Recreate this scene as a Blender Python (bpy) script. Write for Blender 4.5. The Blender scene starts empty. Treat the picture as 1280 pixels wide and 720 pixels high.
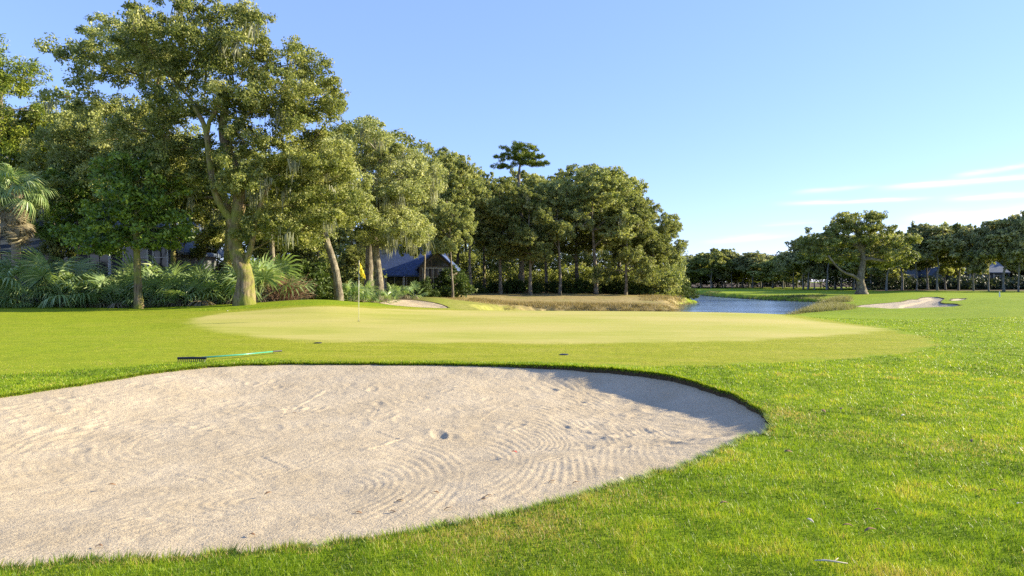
import bpy, math, random
import numpy as np
from mathutils import Vector, Matrix

random.seed(7)
RS = np.random.RandomState
C = bpy.context.scene.collection
PI = math.pi
F = 853.333          # focal length in photograph pixels (24 mm on 36 mm, 1280 px wide)
CX, HY = 640.0, 352.0
EYE = 1.7

# ------------------------------------------------------------------ materials
def new_mat(name):
    m = bpy.data.materials.new(name); m.use_nodes = True
    nt = m.node_tree; nt.nodes.clear()
    return m, nt
def N(nt, t, **kw):
    n = nt.nodes.new(t)
    for k, v in kw.items():
        if k.startswith('i_'):
            n.inputs[k[2:].replace('_', ' ')].default_value = v
        else:
            setattr(n, k, v)
    return n
def L(nt, a, b): nt.links.new(a, b)
def ramp(nt, fac, stops, interp='LINEAR'):
    r = nt.nodes.new('ShaderNodeValToRGB'); r.color_ramp.interpolation = interp
    e = r.color_ramp.elements
    while len(e) < len(stops): e.new(0.5)
    for i, (p, c) in enumerate(stops):
        e[i].position = p; e[i].color = (c[0], c[1], c[2], 1)
    L(nt, fac, r.inputs[0]); return r.outputs[0]
def mix(nt, f, a, b, mode='MIX'):
    m = nt.nodes.new('ShaderNodeMix'); m.data_type = 'RGBA'; m.blend_type = mode
    if isinstance(f, (int, float)): m.inputs[0].default_value = f
    else: L(nt, f, m.inputs[0])
    for i, v in ((6, a), (7, b)):
        if isinstance(v, (tuple, list)): m.inputs[i].default_value = (v[0], v[1], v[2], 1)
        else: L(nt, v, m.inputs[i])
    return m.outputs[2]
def noise(nt, vec, scale, detail=3, rough=0.55, dist=0.0):
    n = N(nt, 'ShaderNodeTexNoise'); n.inputs['Scale'].default_value = scale
    n.inputs['Detail'].default_value = detail; n.inputs['Roughness'].default_value = rough
    n.inputs['Distortion'].default_value = dist
    if vec is not None: L(nt, vec, n.inputs['Vector'])
    return n.outputs['Fac']
def mapping(nt, vec, scale=(1,1,1), rot=(0,0,0), loc=(0,0,0)):
    m = N(nt, 'ShaderNodeMapping'); m.inputs['Scale'].default_value = scale
    m.inputs['Rotation'].default_value = rot; m.inputs['Location'].default_value = loc
    L(nt, vec, m.inputs['Vector']); return m.outputs[0]
def math_(nt, op, a, b=None, c=None):
    m = N(nt, 'ShaderNodeMath'); m.operation = op
    for i, v in enumerate((a, b, c)):
        if v is None: continue
        if isinstance(v, (int, float)): m.inputs[i].default_value = v
        else: L(nt, v, m.inputs[i])
    return m.outputs[0]
def attr(nt, name):
    a = N(nt, 'ShaderNodeAttribute'); a.attribute_name = name; return a.outputs['Fac']
def bump(nt, h, strength=0.5, dist=0.02):
    b = N(nt, 'ShaderNodeBump'); b.inputs['Strength'].default_value = strength
    b.inputs['Distance'].default_value = dist; L(nt, h, b.inputs['Height']); return b.outputs[0]
def principled(nt, col, rough=0.8, spec=0.3, normal=None, metal=0.0):
    p = N(nt, 'ShaderNodeBsdfPrincipled')
    if isinstance(col, (tuple, list)): p.inputs['Base Color'].default_value = (col[0], col[1], col[2], 1)
    else: L(nt, col, p.inputs['Base Color'])
    if isinstance(rough, (int, float)): p.inputs['Roughness'].default_value = rough
    else: L(nt, rough, p.inputs['Roughness'])
    p.inputs['Specular IOR Level'].default_value = spec
    p.inputs['Metallic'].default_value = metal
    if normal is not None: L(nt, normal, p.inputs['Normal'])
    return p
def out(nt, sh):
    o = N(nt, 'ShaderNodeOutputMaterial'); L(nt, sh, o.inputs['Surface']); return o

def leaf_mat(name, stops, trans=0.3, rough=0.55, spec=0.25):
    m, nt = new_mat(name)
    col = ramp(nt, attr(nt, 'tint'), stops)
    p = principled(nt, col, rough, spec)
    t = N(nt, 'ShaderNodeBsdfTranslucent')
    tc = mix(nt, 1.0, col, (1.25, 1.25, 0.7), 'MULTIPLY'); L(nt, tc, t.inputs[0])
    mx = N(nt, 'ShaderNodeMixShader'); mx.inputs[0].default_value = trans
    L(nt, p.outputs[0], mx.inputs[1]); L(nt, t.outputs[0], mx.inputs[2]); out(nt, mx.outputs[0])
    return m
def bark_mat(name, c1, c2, scale, green=None):
    m, nt = new_mat(name); g = N(nt, 'ShaderNodeTexCoord').outputs['Object']
    v = mapping(nt, g, (1, 1, .16)); n1 = noise(nt, v, scale*3.2, 6, .7, .6); n2 = noise(nt, g, scale*.35, 4, .6)
    col = ramp(nt, n1, [(.34, (c1[0]*.3, c1[1]*.3, c1[2]*.3)), (.47, c1), (.66, c2)])
    if green: col = mix(nt, ramp(nt, n2, [(.42, (0, 0, 0)), (.6, (.8, .8, .8))]), col, green)
    else: col = mix(nt, ramp(nt, n2, [(.5, (0, 0, 0)), (.65, (.5, .5, .5))]), col, (c2[0]*1.3, c2[1]*1.35, c2[2]*1.3))
    out(nt, principled(nt, col, .95, .05, bump(nt, n1, 1.0, .05)).outputs[0]); return m
def plain_mat(name, c1, c2, scale=6, rough=0.7, spec=0.3, bs=0.3, bd=0.01, stretch=(1,1,1), metal=0):
    m, nt = new_mat(name)
    g = N(nt, 'ShaderNodeTexCoord').outputs['Object']
    v = mapping(nt, g, stretch)
    n = noise(nt, v, scale, 5, 0.6)
    col = ramp(nt, n, [(0.3, c1), (0.7, c2)])
    out(nt, principled(nt, col, rough, spec, bump(nt, n, bs, bd), metal).outputs[0])
    return m

M = {}
M['oak'] = leaf_mat('oak_leaves', [(0, (.03, .055, .015)), (.38, (.17, .20, .04)), (.72, (.37, .38, .12)), (1, (.56, .54, .24))], .36)
M['oak_dark'] = leaf_mat('dark_oak_leaves', [(0, (.03, .06, .018)), (.36, (.25, .285, .075)), (1, (.60, .60, .26))], .38)
M['oak_pale'] = leaf_mat('mossy_oak_leaves', [(0, (.09, .12, .03)), (.45, (.32, .35, .12)), (1, (.60, .59, .30))], .36)
M['magnolia'] = leaf_mat('broad_leaves', [(0, (.03, .07, .015)), (.5, (.15, .24, .035)), (1, (.36, .44, .07))], .3, .4, .4)
M['far_oak'] = leaf_mat('far_oak_leaves', [(0, (.03, .055, .03)), (.38, (.23, .26, .095)), (1, (.64, .58, .27))], .3)
M['far_shade'] = leaf_mat('shaded_shrub_leaves', [(0, (.015, .03, .02)), (.5, (.05, .07, .03)), (1, (.13, .15, .06))], .2)  # leaf colours darkened to stand in for the shade between far trunks
M['pine'] = leaf_mat('pine_needles', [(0, (.04, .08, .012)), (.5, (.16, .21, .02)), (1, (.38, .40, .05))], .25)
M['palm'] = leaf_mat('palm_leaves', [(0, (.06, .14, .06)), (.5, (.27, .37, .14)), (1, (.62, .64, .34))], .35, .35, .5)
M['palm_dry'] = leaf_mat('dry_palm_leaves', [(0, (.10, .075, .045)), (.5, (.24, .20, .12)), (1, (.42, .37, .25))], .25)
M['shrub'] = leaf_mat('shrub_leaves', [(0, (.02, .045, .012)), (.5, (.07, .11, .02)), (1, (.18, .20, .045))], .3)
M['moss'] = leaf_mat('spanish_moss', [(0, (.12, .13, .08)), (.5, (.21, .22, .13)), (1, (.33, .33, .22))], .35)
M['twig'] = leaf_mat('dry_twigs', [(0, (.12, .06, .035)), (.5, (.28, .16, .09)), (1, (.42, .28, .17))], .1)
M['reed'] = leaf_mat('reed_blades', [(0, (.07, .09, .03)), (.5, (.22, .21, .08)), (1, (.45, .40, .20))], .3)
M['drygrass'] = leaf_mat('dry_grass_blades', [(0, (.08, .08, .03)), (.4, (.22, .17, .07)), (.75, (.38, .29, .13)), (1, (.48, .40, .20))], .3)
M['grass'] = leaf_mat('grass_blades', [(0, (.045, .09, .008)), (.35, (.165, .265, .012)), (.7, (.32, .40, .02)), (.88, (.48, .44, .06)), (1, (.42, .31, .14))], .4, .45, .3)
M['bark'] = bark_mat('grey_oak_bark', (.13, .11, .08), (.34, .29, .21), 5)
M['bark_mossy'] = bark_mat('mossy_oak_bark', (.16, .12, .07), (.38, .29, .17), 4, (.20, .22, .035))
M['bark_far'] = plain_mat('far_grey_bark', (.10, .095, .085), (.30, .285, .25), 3, .9, .1, .6, .05, (3, 3, .8))
M['bark_palm'] = plain_mat('palm_trunk_fibre', (.12, .09, .06), (.40, .32, .22), 7, .9, .1, .9, .05, (1, 1, 3))

# ------------------------------------------------------------------ mesh helpers
def build(name, V, faces, mat=None, parent=None, tint=None, smooth=False, link=True, face_tint=None):
    """faces: list of int arrays (n,k)"""
    V = np.asarray(V, dtype=np.float32)
    me = bpy.data.meshes.new(name)
    faces = [np.asarray(f, dtype=np.int32) for f in faces if len(f)]
    nf = sum(len(f) for f in faces); nl = sum(f.size for f in faces)
    me.vertices.add(len(V)); me.vertices.foreach_set('co', V.ravel())
    me.loops.add(nl); me.polygons.add(nf)
    me.loops.foreach_set('vertex_index', np.concatenate([f.ravel() for f in faces]))
    tot = np.concatenate([np.full(len(f), f.shape[1], np.int32) for f in faces])
    st = np.concatenate([[0], np.cumsum(tot)[:-1]]).astype(np.int32)
    me.polygons.foreach_set('loop_start', st)
    try: me.polygons.foreach_set('loop_total', tot)
    except Exception: pass
    me.polygons.foreach_set('use_smooth', np.full(nf, smooth, dtype=bool))
    if tint is not None:
        a = me.attributes.new('tint', 'FLOAT', 'POINT'); a.data.foreach_set('value', np.asarray(tint, np.float32))
    me.update(calc_edges=True)
    if mat is not None: me.materials.append(mat)
    o = bpy.data.objects.new(name, me)
    if link: C.objects.link(o)
    if parent is not None: o.parent = parent
    return o
def add_attr(o, name, vals):
    a = o.data.attributes.new(name, 'FLOAT', 'POINT'); a.data.foreach_set('value', np.asarray(vals, np.float32))
def tag(o, label=None, cat=None, group=None, kind=None):
    if label: o['label'] = label
    if cat: o['category'] = cat
    if group: o['group'] = group
    if kind: o['kind'] = kind
    return o
def empty(name, loc, rz=0.0, label=None, cat=None, group=None):
    o = bpy.data.objects.new(name, None); C.objects.link(o)
    o.location = loc; o.rotation_euler = (0, 0, rz); o.empty_display_size = .3
    return tag(o, label, cat, group)
class MB:
    def __init__(s): s.v = []; s.f = {3: [], 4: []}; s.t = []; s.n = 0
    def add(s, V, Fc, tint=0.5):
        V = np.asarray(V, float); Fc = np.asarray(Fc, int)
        s.v.append(V); s.f[Fc.shape[1]].append(Fc + s.n); s.n += len(V)
        s.t.append(np.full(len(V), tint) if np.isscalar(tint) else np.asarray(tint))
    def box(s, c, d, rz=0.0):
        c = np.array(c, float); d = np.array(d, float) / 2
        P = np.array([(x, y, z) for z in (-1, 1) for y in (-1, 1) for x in (-1, 1)]) * d
        if rz:
            cs, sn = math.cos(rz), math.sin(rz)
            P = np.stack([P[:, 0]*cs - P[:, 1]*sn, P[:, 0]*sn + P[:, 1]*cs, P[:, 2]], 1)
        s.add(P + c, [(0,2,3,1), (4,5,7,6), (0,1,5,4), (2,6,7,3), (0,4,6,2), (1,3,7,5)])
    def prism(s, poly, a, b):
        """extrude polygon poly (list of 3d points) by vector b-a; convex quads/tri ends"""
        P = np.array(poly, float); n = len(P); d = np.array(b, float) - np.array(a, float)
        V = np.vstack([P, P + d])
        s.add(V, [(i, (i+1) % n, (i+1) % n + n, i + n) for i in range(n)])
        if n == 3: s.f[3].append(np.array([(2,1,0), (3,4,5)]) + s.n - 6)
        if n == 4: s.f[4].append(np.array([(3,2,1,0), (4,5,6,7)]) + s.n - 8)
    def tube(s, pts, rad, k=8, cap=True, tint=0.5, wob=0.0, rng=None):
        pts = np.asarray(pts, float); n = len(pts); rad = np.broadcast_to(np.asarray(rad, float), (n,))
        T = np.gradient(pts, axis=0); T /= np.linalg.norm(T, axis=1)[:, None] + 1e-9
        ref = np.array([1.0, 0, 0]) if abs(T[0, 0]) < .8 else np.array([0, 1.0, 0])
        Vs = []
        for i in range(n):
            a = ref - T[i] * ref.dot(T[i]); a /= np.linalg.norm(a) + 1e-9; ref = a
            b = np.cross(T[i], a); th = np.arange(k) * 2*PI/k
            r = np.full(k, rad[i])
            if wob and rng is not None: r = r * (1 + wob * rng.uniform(-1, 1, k))
            Vs.append(pts[i] + r[:, None] * (np.cos(th)[:, None]*a + np.sin(th)[:, None]*b))
        V = np.vstack(Vs); Fq = []
        for i in range(n-1):
            for j in range(k):
                Fq.append((i*k+j, i*k+(j+1) % k, (i+1)*k+(j+1) % k, (i+1)*k+j))
        base = s.n
        s.add(V, Fq, tint)
        if cap:
            for i, fl in ((0, True), (n-1, False)):
                s.v.append(pts[i][None]); s.t.append(np.array([0.5])); ci = s.n; s.n += 1
                t = [((base+i*k+(j+1) % k), base+i*k+j, ci) if fl else (base+i*k+j, base+i*k+(j+1) % k, ci) for j in range(k)]
                s.f[3].append(np.array(t))
    def build(s, name, mat, parent=None, smooth=False, link=True):
        return build(name, np.vstack(s.v), [np.vstack(s.f[k]) for k in (3, 4) if s.f[k]], mat, parent,
                     np.concatenate(s.t), smooth, link)

# ------------------------------------------------------------------ numeric noise
_tab = RS(3).rand(256, 256)
def vnoise(x, y, s=1.0, seed=0):
    x = np.asarray(x) * s + seed * 17.3; y = np.asarray(y) * s + seed * 5.1
    xi = np.floor(x).astype(int); yi = np.floor(y).astype(int); fx = x - xi; fy = y - yi
    fx = fx*fx*(3-2*fx); fy = fy*fy*(3-2*fy)
    a = _tab[xi & 255, yi & 255]; b = _tab[(xi+1) & 255, yi & 255]
    c = _tab[xi & 255, (yi+1) & 255]; d = _tab[(xi+1) & 255, (yi+1) & 255]
    return (a*(1-fx)+b*fx)*(1-fy) + (c*(1-fx)+d*fx)*fy
def fbm(x, y, s=1.0, o=4, seed=0):
    r = 0; a = .5; t = 0
    for i in range(o):
        r = r + a * vnoise(x, y, s * 2**i, seed + i*3); t += a; a *= .5
    return r / t
def sstep(a, b, x):
    t = np.clip((x - a) / (b - a), 0, 1); return t*t*(3-2*t)

# ------------------------------------------------------------------ terrain
COLS = {
 -500: [(-40,0),(8,0),(13,.05),(20,.2),(28,.4),(34,.46),(50,.45),(100,.4),(400,.2),(3100,0)],
 0:    [(-40,0),(8,0),(13,.06),(20,.2),(28,.40),(34,.46),(50,.45),(100,.4),(400,.2),(3100,0)],
 170:  [(-40,0),(8,0),(13,.06),(20,.2),(28,.36),(33,.40),(50,.42),(100,.4),(400,.2),(3100,0)],
 300:  [(-40,0),(8,0),(13,.05),(20,.2),(26,.42),(32,.60),(40,.56),(60,.45),(100,.4),(400,.2),(3100,0)],
 400:  [(-40,0),(8,0),(13,.05),(16,.1),(20,.2),(24,.36),(28,.62),(33,.90),(36,.86),(42,.5),(60,.4),(100,.35),(400,.2),(3100,0)],
 480:  [(-40,0),(8,0),(13,.05),(16,.1),(20,.2),(24,.3),(29,.45),(34,.58),(38,.30),(41,.24),(48,.56),(60,.42),(100,.4),(400,.2),(3100,0)],
 560:  [(-40,0),(8,0),(13,.05),(18,.13),(24,.3),(30,.36),(33,.38),(38,.06),(41,.02),(48,.30),(52,.30),(60,.36),(80,.35),(100,.4),(400,.2),(3100,0)],
 640:  [(-40,0),(8,0),(13,.05),(18,.12),(24,.3),(30,.35),(33,.34),(37,.0),(42,-.5),(60,-.5),(64,-.3),(70,.1),(80,.3),(100,.4),(400,.2),(3100,0)],
 760:  [(-40,0),(8,0),(13,.06),(18,.12),(24,.29),(30,.34),(33,.31),(37,.0),(42,-.5),(60,-.5),(64,-.3),(70,.1),(80,.3),(100,.3),(150,-.3),(400,.1),(3100,0)],
 850:  [(-40,0),(8,0),(13,.06),(18,.12),(24,.28),(30,.31),(33,.28),(37,.0),(42,-.5),(60,-.6),(66,-.4),(75,-.05),(85,.05),(100,-.1),(150,-.4),(220,-.2),(400,.1),(3100,0)],
 940:  [(-40,0),(8,0),(13,.05),(18,.11),(24,.25),(29,.29),(32,.26),(36,.0),(42,-.5),(46,-.7),(90,-.7),(101,-.45),(130,-.3),(160,-.15),(220,-.1),(400,.1),(3100,0)],
 1050: [(-40,0),(8,0),(13,.04),(18,.10),(24,.17),(30,.08),(34,-.04),(40,-.2),(50,-.22),(60,-.3),(75,-.45),(88,-.5),(100,-.25),(130,-.1),(220,0),(3100,0)],
 1150: [(-40,0),(8,0),(13,.04),(18,.09),(24,.12),(30,.03),(38,-.06),(44,-.02),(47,0),(60,.02),(70,.08),(80,.10),(100,.05),(130,.08),(220,.1),(3100,0)],
 1280: [(-40,0),(8,0),(13,.04),(18,.09),(24,.14),(30,.19),(38,.32),(46,.42),(56,.44),(66,.22),(80,.0),(110,-.05),(130,.05),(220,.1),(3100,0)],
 1900: [(-40,0),(8,0),(13,.04),(30,.25),(50,.5),(100,.3),(3100,0)],
}
_us = np.array([(k-CX)/F for k in sorted(COLS)])
TU = np.linspace(-1.7, 1.7, 420); TL = np.linspace(math.log(2.0), math.log(3106.), 700)
_cols = []
for k in sorted(COLS):
    c = COLS[k]; ly = np.log(np.maximum(np.array([a for a, b in c]) + 6, 2.0)); _cols.append(np.interp(TL, ly, [b for a, b in c]))
_cols = np.array(_cols)
TAB = np.array([[0.0]*len(TL)]*len(TU))
for j in range(len(TL)): TAB[:, j] = np.interp(TU, _us, _cols[:, j])
def _blur(A, ax, r):
    k = np.exp(-0.5*(np.arange(-3*r, 3*r+1)/r)**2); k /= k.sum()
    P = np.pad(A, [(3*r, 3*r) if i == ax else (0, 0) for i in (0, 1)], mode='edge')
    return np.apply_along_axis(lambda v: np.convolve(v, k, 'valid'), ax, P)
TAB = _blur(_blur(TAB, 0, 4), 1, 3)
def base_h(X, Y):
    X = np.asarray(X, float); Y = np.asarray(Y, float)
    u = X / np.maximum(Y, 3.0)
    i = np.clip((u - TU[0])/(TU[1]-TU[0]), 0, len(TU)-1.001); j = np.clip((np.log(np.maximum(Y+6, 2.0)) - TL[0])/(TL[1]-TL[0]), 0, len(TL)-1.001)
    i0 = i.astype(int); j0 = j.astype(int); fi = i-i0; fj = j-j0
    h = (TAB[i0, j0]*(1-fi)+TAB[i0+1, j0]*fi)*(1-fj) + (TAB[i0, j0+1]*(1-fi)+TAB[i0+1, j0+1]*fi)*fj
    near = np.clip(1 - np.abs(Y-5)/60, .0, 1)
    h = h + (fbm(X, Y, .25, 3, 2)-.5) * .10 * sstep(15, 8, Y) + (fbm(X, Y, .12, 3, 5)-.5) * .10 * sstep(34, 60, Y)
    h = h + (fbm(X, Y, .35, 2, 9)-.5)*.10*sstep(.25, .5, u)*sstep(28, 40, Y)
    h = h + (fbm(X, Y, .11, 2, 12)-.5)*.36*sstep(.38, .6, u)*sstep(26, 36, Y)*sstep(110, 80, Y)
    return h
_ys = np.exp(np.linspace(math.log(3.2), math.log(400), 6000))
def hit(px, py):
    """where the view line through a point of the photograph meets the bare terrain"""
    u = (px-CX)/F; v = (HY-py)/F
    d = (EYE + v*_ys) - base_h(u*_ys, _ys)
    i = int(np.argmax(d < 0)) if (d < 0).any() else len(_ys)-1
    return (u*_ys[i], _ys[i])
def at(px, Y): return ((px-CX)/F*Y, Y)

def spline(P, n=6):
    P = np.array(P, float); m = len(P); o = []
    for i in range(m):
        a, b, c, d = P[i-1], P[i], P[(i+1) % m], P[(i+2) % m]
        for t in np.arange(n)/n:
            o.append(.5*((2*b)+(-a+c)*t+(2*a-5*b+4*c-d)*t*t+(-a+3*b-3*c+d)*t**3))
    return np.array(o)
def sdist(X, Y, P, extra=None):
    """signed distance to closed polygon (negative inside) + optional nearest interpolated value"""
    X = np.asarray(X, np.float32).ravel(); Y = np.asarray(Y, np.float32).ravel(); P = [(np.float32(a), np.float32(b)) for a, b in P]
    best = np.full(len(X), 1e9, np.float32); ins = np.zeros(len(X), bool); val = np.zeros(len(X))
    m = len(P)
    for i in range(m):
        ax, ay = P[i]; bx, by = P[(i+1) % m]
        dx, dy = bx-ax, by-ay; l2 = dx*dx+dy*dy+1e-12
        t = np.clip(((X-ax)*dx+(Y-ay)*dy)/l2, 0, 1)
        d = (X-ax-t*dx)**2+(Y-ay-t*dy)**2
        c = d < best; best = np.where(c, d, best)
        if extra is not None: val = np.where(c, extra[i]*(1-t)+extra[(i+1) % m]*t, val)
        if dy != 0:
            cr = ((ay > Y) != (by > Y)) & (X < dx*(Y-ay)/dy+ax); ins ^= cr
    s = np.sqrt(best); s = np.where(ins, -s, s)
    return (s, val) if extra is not None else s

# main bunker: outline (photo points) and height of the lip above the sand there
_b = [(-330,600,.03),(-300,560,.04),(-150,524,.03),(0,497,.03),(100,481,.03),(190,466,.035),(260,459,.04),(350,455,.045),(500,455,.055),(600,456,.09),(680,458,.19),(740,461,.27),
      (820,468,.30),(880,482,.29),(925,500,.25),(952,518,.20),(959,530,.14),(950,541,.09),(925,551,.06),(880,571,.05),(800,598,.03),(700,626,.02),(600,650,.02),(450,675,.02),(300,690,.02),(150,700,.02),(0,712,.02),(-100,716,.02),(-250,700,.02),(-330,650,.02)]
BK = spline([hit(a, b) for a, b, c in _b], 9)
BKL = spline([(c, 0) for a, b, c in _b], 9)[:, 0]
_rs = RS(4)
_w = np.cumsum(_rs.normal(0, 1, len(BK))*.006); _sg = np.roll(BK, -1, 0)-np.roll(BK, 1, 0); _sg /= np.linalg.norm(_sg, axis=1)[:, None]; _i = np.arange(len(BK))*1.0
BK = BK + np.stack([_sg[:, 1], -_sg[:, 0]], 1)*((fbm(_i, _i*0, .22, 3, 55)-.5)*.17)[:, None]
BK = BK + np.stack([_rs.normal(0, .016, len(BK)), _rs.normal(0, .028, len(BK))], 1)
# small bunker beyond the mound on the left, two on the right
BS = spline([at(474,43.2), at(500,41.2), at(532,41.2), at(560,42.8), at(548,46.0), at(522,48.2), at(500,48.0), at(483,45.6)], 5)
BR = spline([at(1056,51.5), at(1075,50), at(1110,47), at(1150,45.2), at(1180,44.8), at(1197,46.0), at(1203,48.5), at(1194,51), at(1178,53), at(1176,57), at(1183,63), at(1174,69), at(1155,70),
             at(1140,64), at(1115,59), at(1085,57)], 5)
BT = spline([at(1188,57), at(1199,56), at(1207,59), at(1207,64), at(1199,66), at(1191,61)], 5)
LAKE = spline([at(622,47), at(665,42.5), at(760,42), at(860,42.5), at(940,43), at(975,46), at(992,52), at(1008,58), at(1016,66), at(1027,74), at(1026,86), at(1000,92), at(960,99), at(925,108), at(895,120), at(878,132), at(868,146),
               at(845,156), at(800,170), at(790,140), at(830,110), at(866,93), at(869,86), at(853,79), at(850,70), at(851,63.5), at(835,61), at(760,60), at(690,59), at(645,57), at(622,52)], 4)
GREEN = spline([(hit(380,425)), hit(300,419), hit(258,410), hit(240,404), at(262,26.5), at(300,27.6), at(345,28.5), at(400,29.2), at(470,30), at(560,31.5), at(700,33), at(860,33.5), at(950,32.5), hit(1010,400), hit(1060,406), hit(1112,412), hit(1050,418), hit(980,423), hit(900,426), hit(760,428), hit(620,428), hit(480,427)], 4)
FRINGE = spline([hit(-200,470), hit(0,468), hit(60,463), hit(130,461), hit(220,454), hit(300,449), hit(420,451.5), hit(560,452), hit(700,454), hit(780,459), hit(850,458), hit(940,455), hit(1040,450), hit(1120,443), hit(1160,436), hit(1166,428), hit(1150,420), hit(1115,411), hit(1060,404), at(1000,31), at(940,34), at(860,36), at(700,36), at(560,35), at(480,31.5), at(400,30.2), at(330,29.5), at(260,29), at(170,31), at(0,33), at(-200,33)], 4)

def lip_sand(X, Y, P, Lp, bowl, bw=2.5, w=.10):
    s, l = sdist(X, Y, P, Lp)
    return s, l
_LS = np.full(len(BS), .06)
_LR = np.array([.03+.12*max(0, min(1, (p[0]/p[1]*F+CX-1120)/50)) for p in BR])
_LT = np.full(len(BT), .12)
BUNK = [(BK, BKL, .17, 2.6), (BS, _LS, .05, 1.5), (BR, _LR, .10, 3.0), (BT, _LT, .15, 1.5)]
def sand_h(X, Y, k, s=None, l=None):
    P, Lp, bowl, bw = BUNK[k]
    if s is None: s, l = sdist(X, Y, P, Lp)
    d = np.maximum(-s, 0)
    if k == 0 and len(s) > 2:      # lip height averaged over the nearby outline, so the floor stays smooth
        num = np.zeros(len(d)); den = np.full(len(d), 1e-9); Xf = np.ravel(X); Yf = np.ravel(Y)
        for q in range(0, len(P), 4):
            wq = np.exp(-((Xf-P[q][0])**2+(Yf-P[q][1])**2)/(2*1.0**2)); num += wq*Lp[q]; den += wq
        ls = num/den*sstep(3.2, .6, d)+.10*sstep(.6, 3.2, d); f_ = sstep(.05, .5, d); l = l*(1-f_)+ls*f_
    wob = 1 + .5*(fbm(X, Y, 1.7, 2, 4)-.5)
    return base_h(X, Y) - (l*.12+.012)*wob - bowl*sstep(0, bw, d) - l*.80*sstep(-.12, .7, d)
def ground_h(X, Y):
    """terrain with the lake and the bunkers cut into it; returns height and bunker distance"""
    sh = np.shape(X); X = np.asarray(X, float).ravel(); Y = np.asarray(Y, float).ravel()
    h = base_h(X, Y)
    ds = np.full(len(X), 50.0); soil = np.zeros(len(X))
    m = (Y > 30) & (Y < 240)
    dl = np.full(len(X), 60.0); dl[m] = sdist(X[m], Y[m], LAKE)
    bank = sstep(1.8, -1.6, dl + (fbm(X, Y, .8, 2, 7)-.5)*1.2)
    h = h*(1-bank) + (-1.75)*bank
    for k, (P, Lp, bowl, bw) in enumerate(BUNK):
        mn = P.min(0)-3; mx = P.max(0)+3
        m = (X > mn[0]) & (X < mx[0]) & (Y > mn[1]) & (Y < mx[1])
        if not m.any(): continue
        s, l = sdist(X[m], Y[m], P, Lp)
        hs = sand_h(X[m], Y[m], k, s, l)
        raise_ = l*.08*sstep(.9, 0.0, np.abs(s))*(s > 0) + l*.08*(s <= 0)
        hm = h[m] + np.where(s > 0, raise_, 0)
        hm = np.where(s <= 0, np.where(s < -.02, hs-.10, h[m]+raise_*(1 if k == 0 else 1)), hm)
        h[m] = hm; ds[m] = np.minimum(ds[m], s)
    return h.reshape(sh), ds.reshape(sh), dl.reshape(sh)
def gz(x, y): return float(ground_h(np.array([x]), np.array([y]))[0][0])

def grid_faces(nr, nc):
    i = np.arange(nr-1)[:, None]*nc + np.arange(nc-1)[None]
    return np.stack([i, i+1, i+nc+1, i+nc], -1).reshape(-1, 4)

# ground sheet: rows by depth, columns fanning out
rows = [-40, -20, -8, -2]
y = 0.0
while y < 3100:
    rows.append(y)
    y += .25 if y < 3 else .045 if y < 16 else max(.06, .0042*y) if y < 80 else .010*y
rows = np.array(rows)
uc = np.concatenate([np.linspace(-1.6, -.85, 60)[:-1], np.linspace(-.85, .85, 1150), np.linspace(.85, 1.6, 60)[1:]])
GY = np.repeat(rows[:, None], len(uc), 1); GX = uc[None]*np.maximum(GY+5, 6)*1.0
wide = np.clip((GY-200)/800, 0, 1)
GX = GX*(1+wide*1.0)
def snap(GX, GY, P, tol):
    mn = P.min(0)-.3; mx = P.max(0)+.3
    m = (GX > mn[0]) & (GX < mx[0]) & (GY > mn[1]) & (GY < mx[1])
    X = GX[m]; Y = GY[m]; best = np.full(len(X), 1e9); qx = X.copy(); qy = Y.copy()
    for i in range(len(P)):
        ax, ay = P[i]; bx, by = P[(i+1) % len(P)]; dx, dy = bx-ax, by-ay
        t = np.clip(((X-ax)*dx+(Y-ay)*dy)/(dx*dx+dy*dy+1e-12), 0, 1); ex, ey = ax+t*dx, ay+t*dy
        d = (X-ex)**2+(Y-ey)**2; c = d < best; best = np.where(c, d, best); qx = np.where(c, ex, qx); qy = np.where(c, ey, qy)
    c = best < (tol*(1 if np.isscalar(tol) else 1))**2
    GX[m] = np.where(c, qx, X); GY[m] = np.where(c, qy, Y)
snap(GX, GY, BK, .027); snap(GX, GY, BS, .10); snap(GX, GY, BR, .11); snap(GX, GY, BT, .13)
GH, DS, DL = ground_h(GX, GY)
fx, fy = GX.ravel(), GY.ravel()
near40 = fy < 60
dg = np.full(len(fx), 30.0); dg[near40] = sdist(fx[near40], fy[near40], GREEN)
df = np.full(len(fx), 30.0); df[near40] = sdist(fx[near40], fy[near40], FRINGE)
wn = (fbm(fx, fy, 1.2, 3, 1)-.5)
a_green = sstep(.45, -.40, dg + wn*.7)
a_fringe = sstep(.28, -.28, df + wn*1.3)*.85*(.35+.65*sstep(100, 430, fx/np.maximum(fy, 1)*F+CX))
pxx = fx/np.maximum(fy, 1)*F+CX
# dry bank round the wood on the peninsula, mulch under the trees on the left
a_dry = np.maximum(sstep(55, 59, fy + wn*4), .55*sstep(38, 42, fy+wn*3))*sstep(860, 845, pxx+wn*20)*sstep(470, 600, pxx+wn*60)*sstep(100, 90, fy)
a_dry = np.maximum(a_dry, sstep(2.6, .3, DL.ravel()+wn*2)*.75*(fy > 40)*sstep(990, 1040, pxx)*sstep(86, 78, fy))
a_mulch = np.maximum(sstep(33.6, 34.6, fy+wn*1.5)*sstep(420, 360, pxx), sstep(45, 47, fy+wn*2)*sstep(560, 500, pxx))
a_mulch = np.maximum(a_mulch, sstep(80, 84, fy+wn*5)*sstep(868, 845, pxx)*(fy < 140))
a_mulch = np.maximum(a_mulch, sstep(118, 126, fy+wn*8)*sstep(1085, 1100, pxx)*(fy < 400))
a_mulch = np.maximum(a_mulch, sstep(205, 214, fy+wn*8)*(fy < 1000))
sd = DS.ravel()
_ = 0
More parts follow.
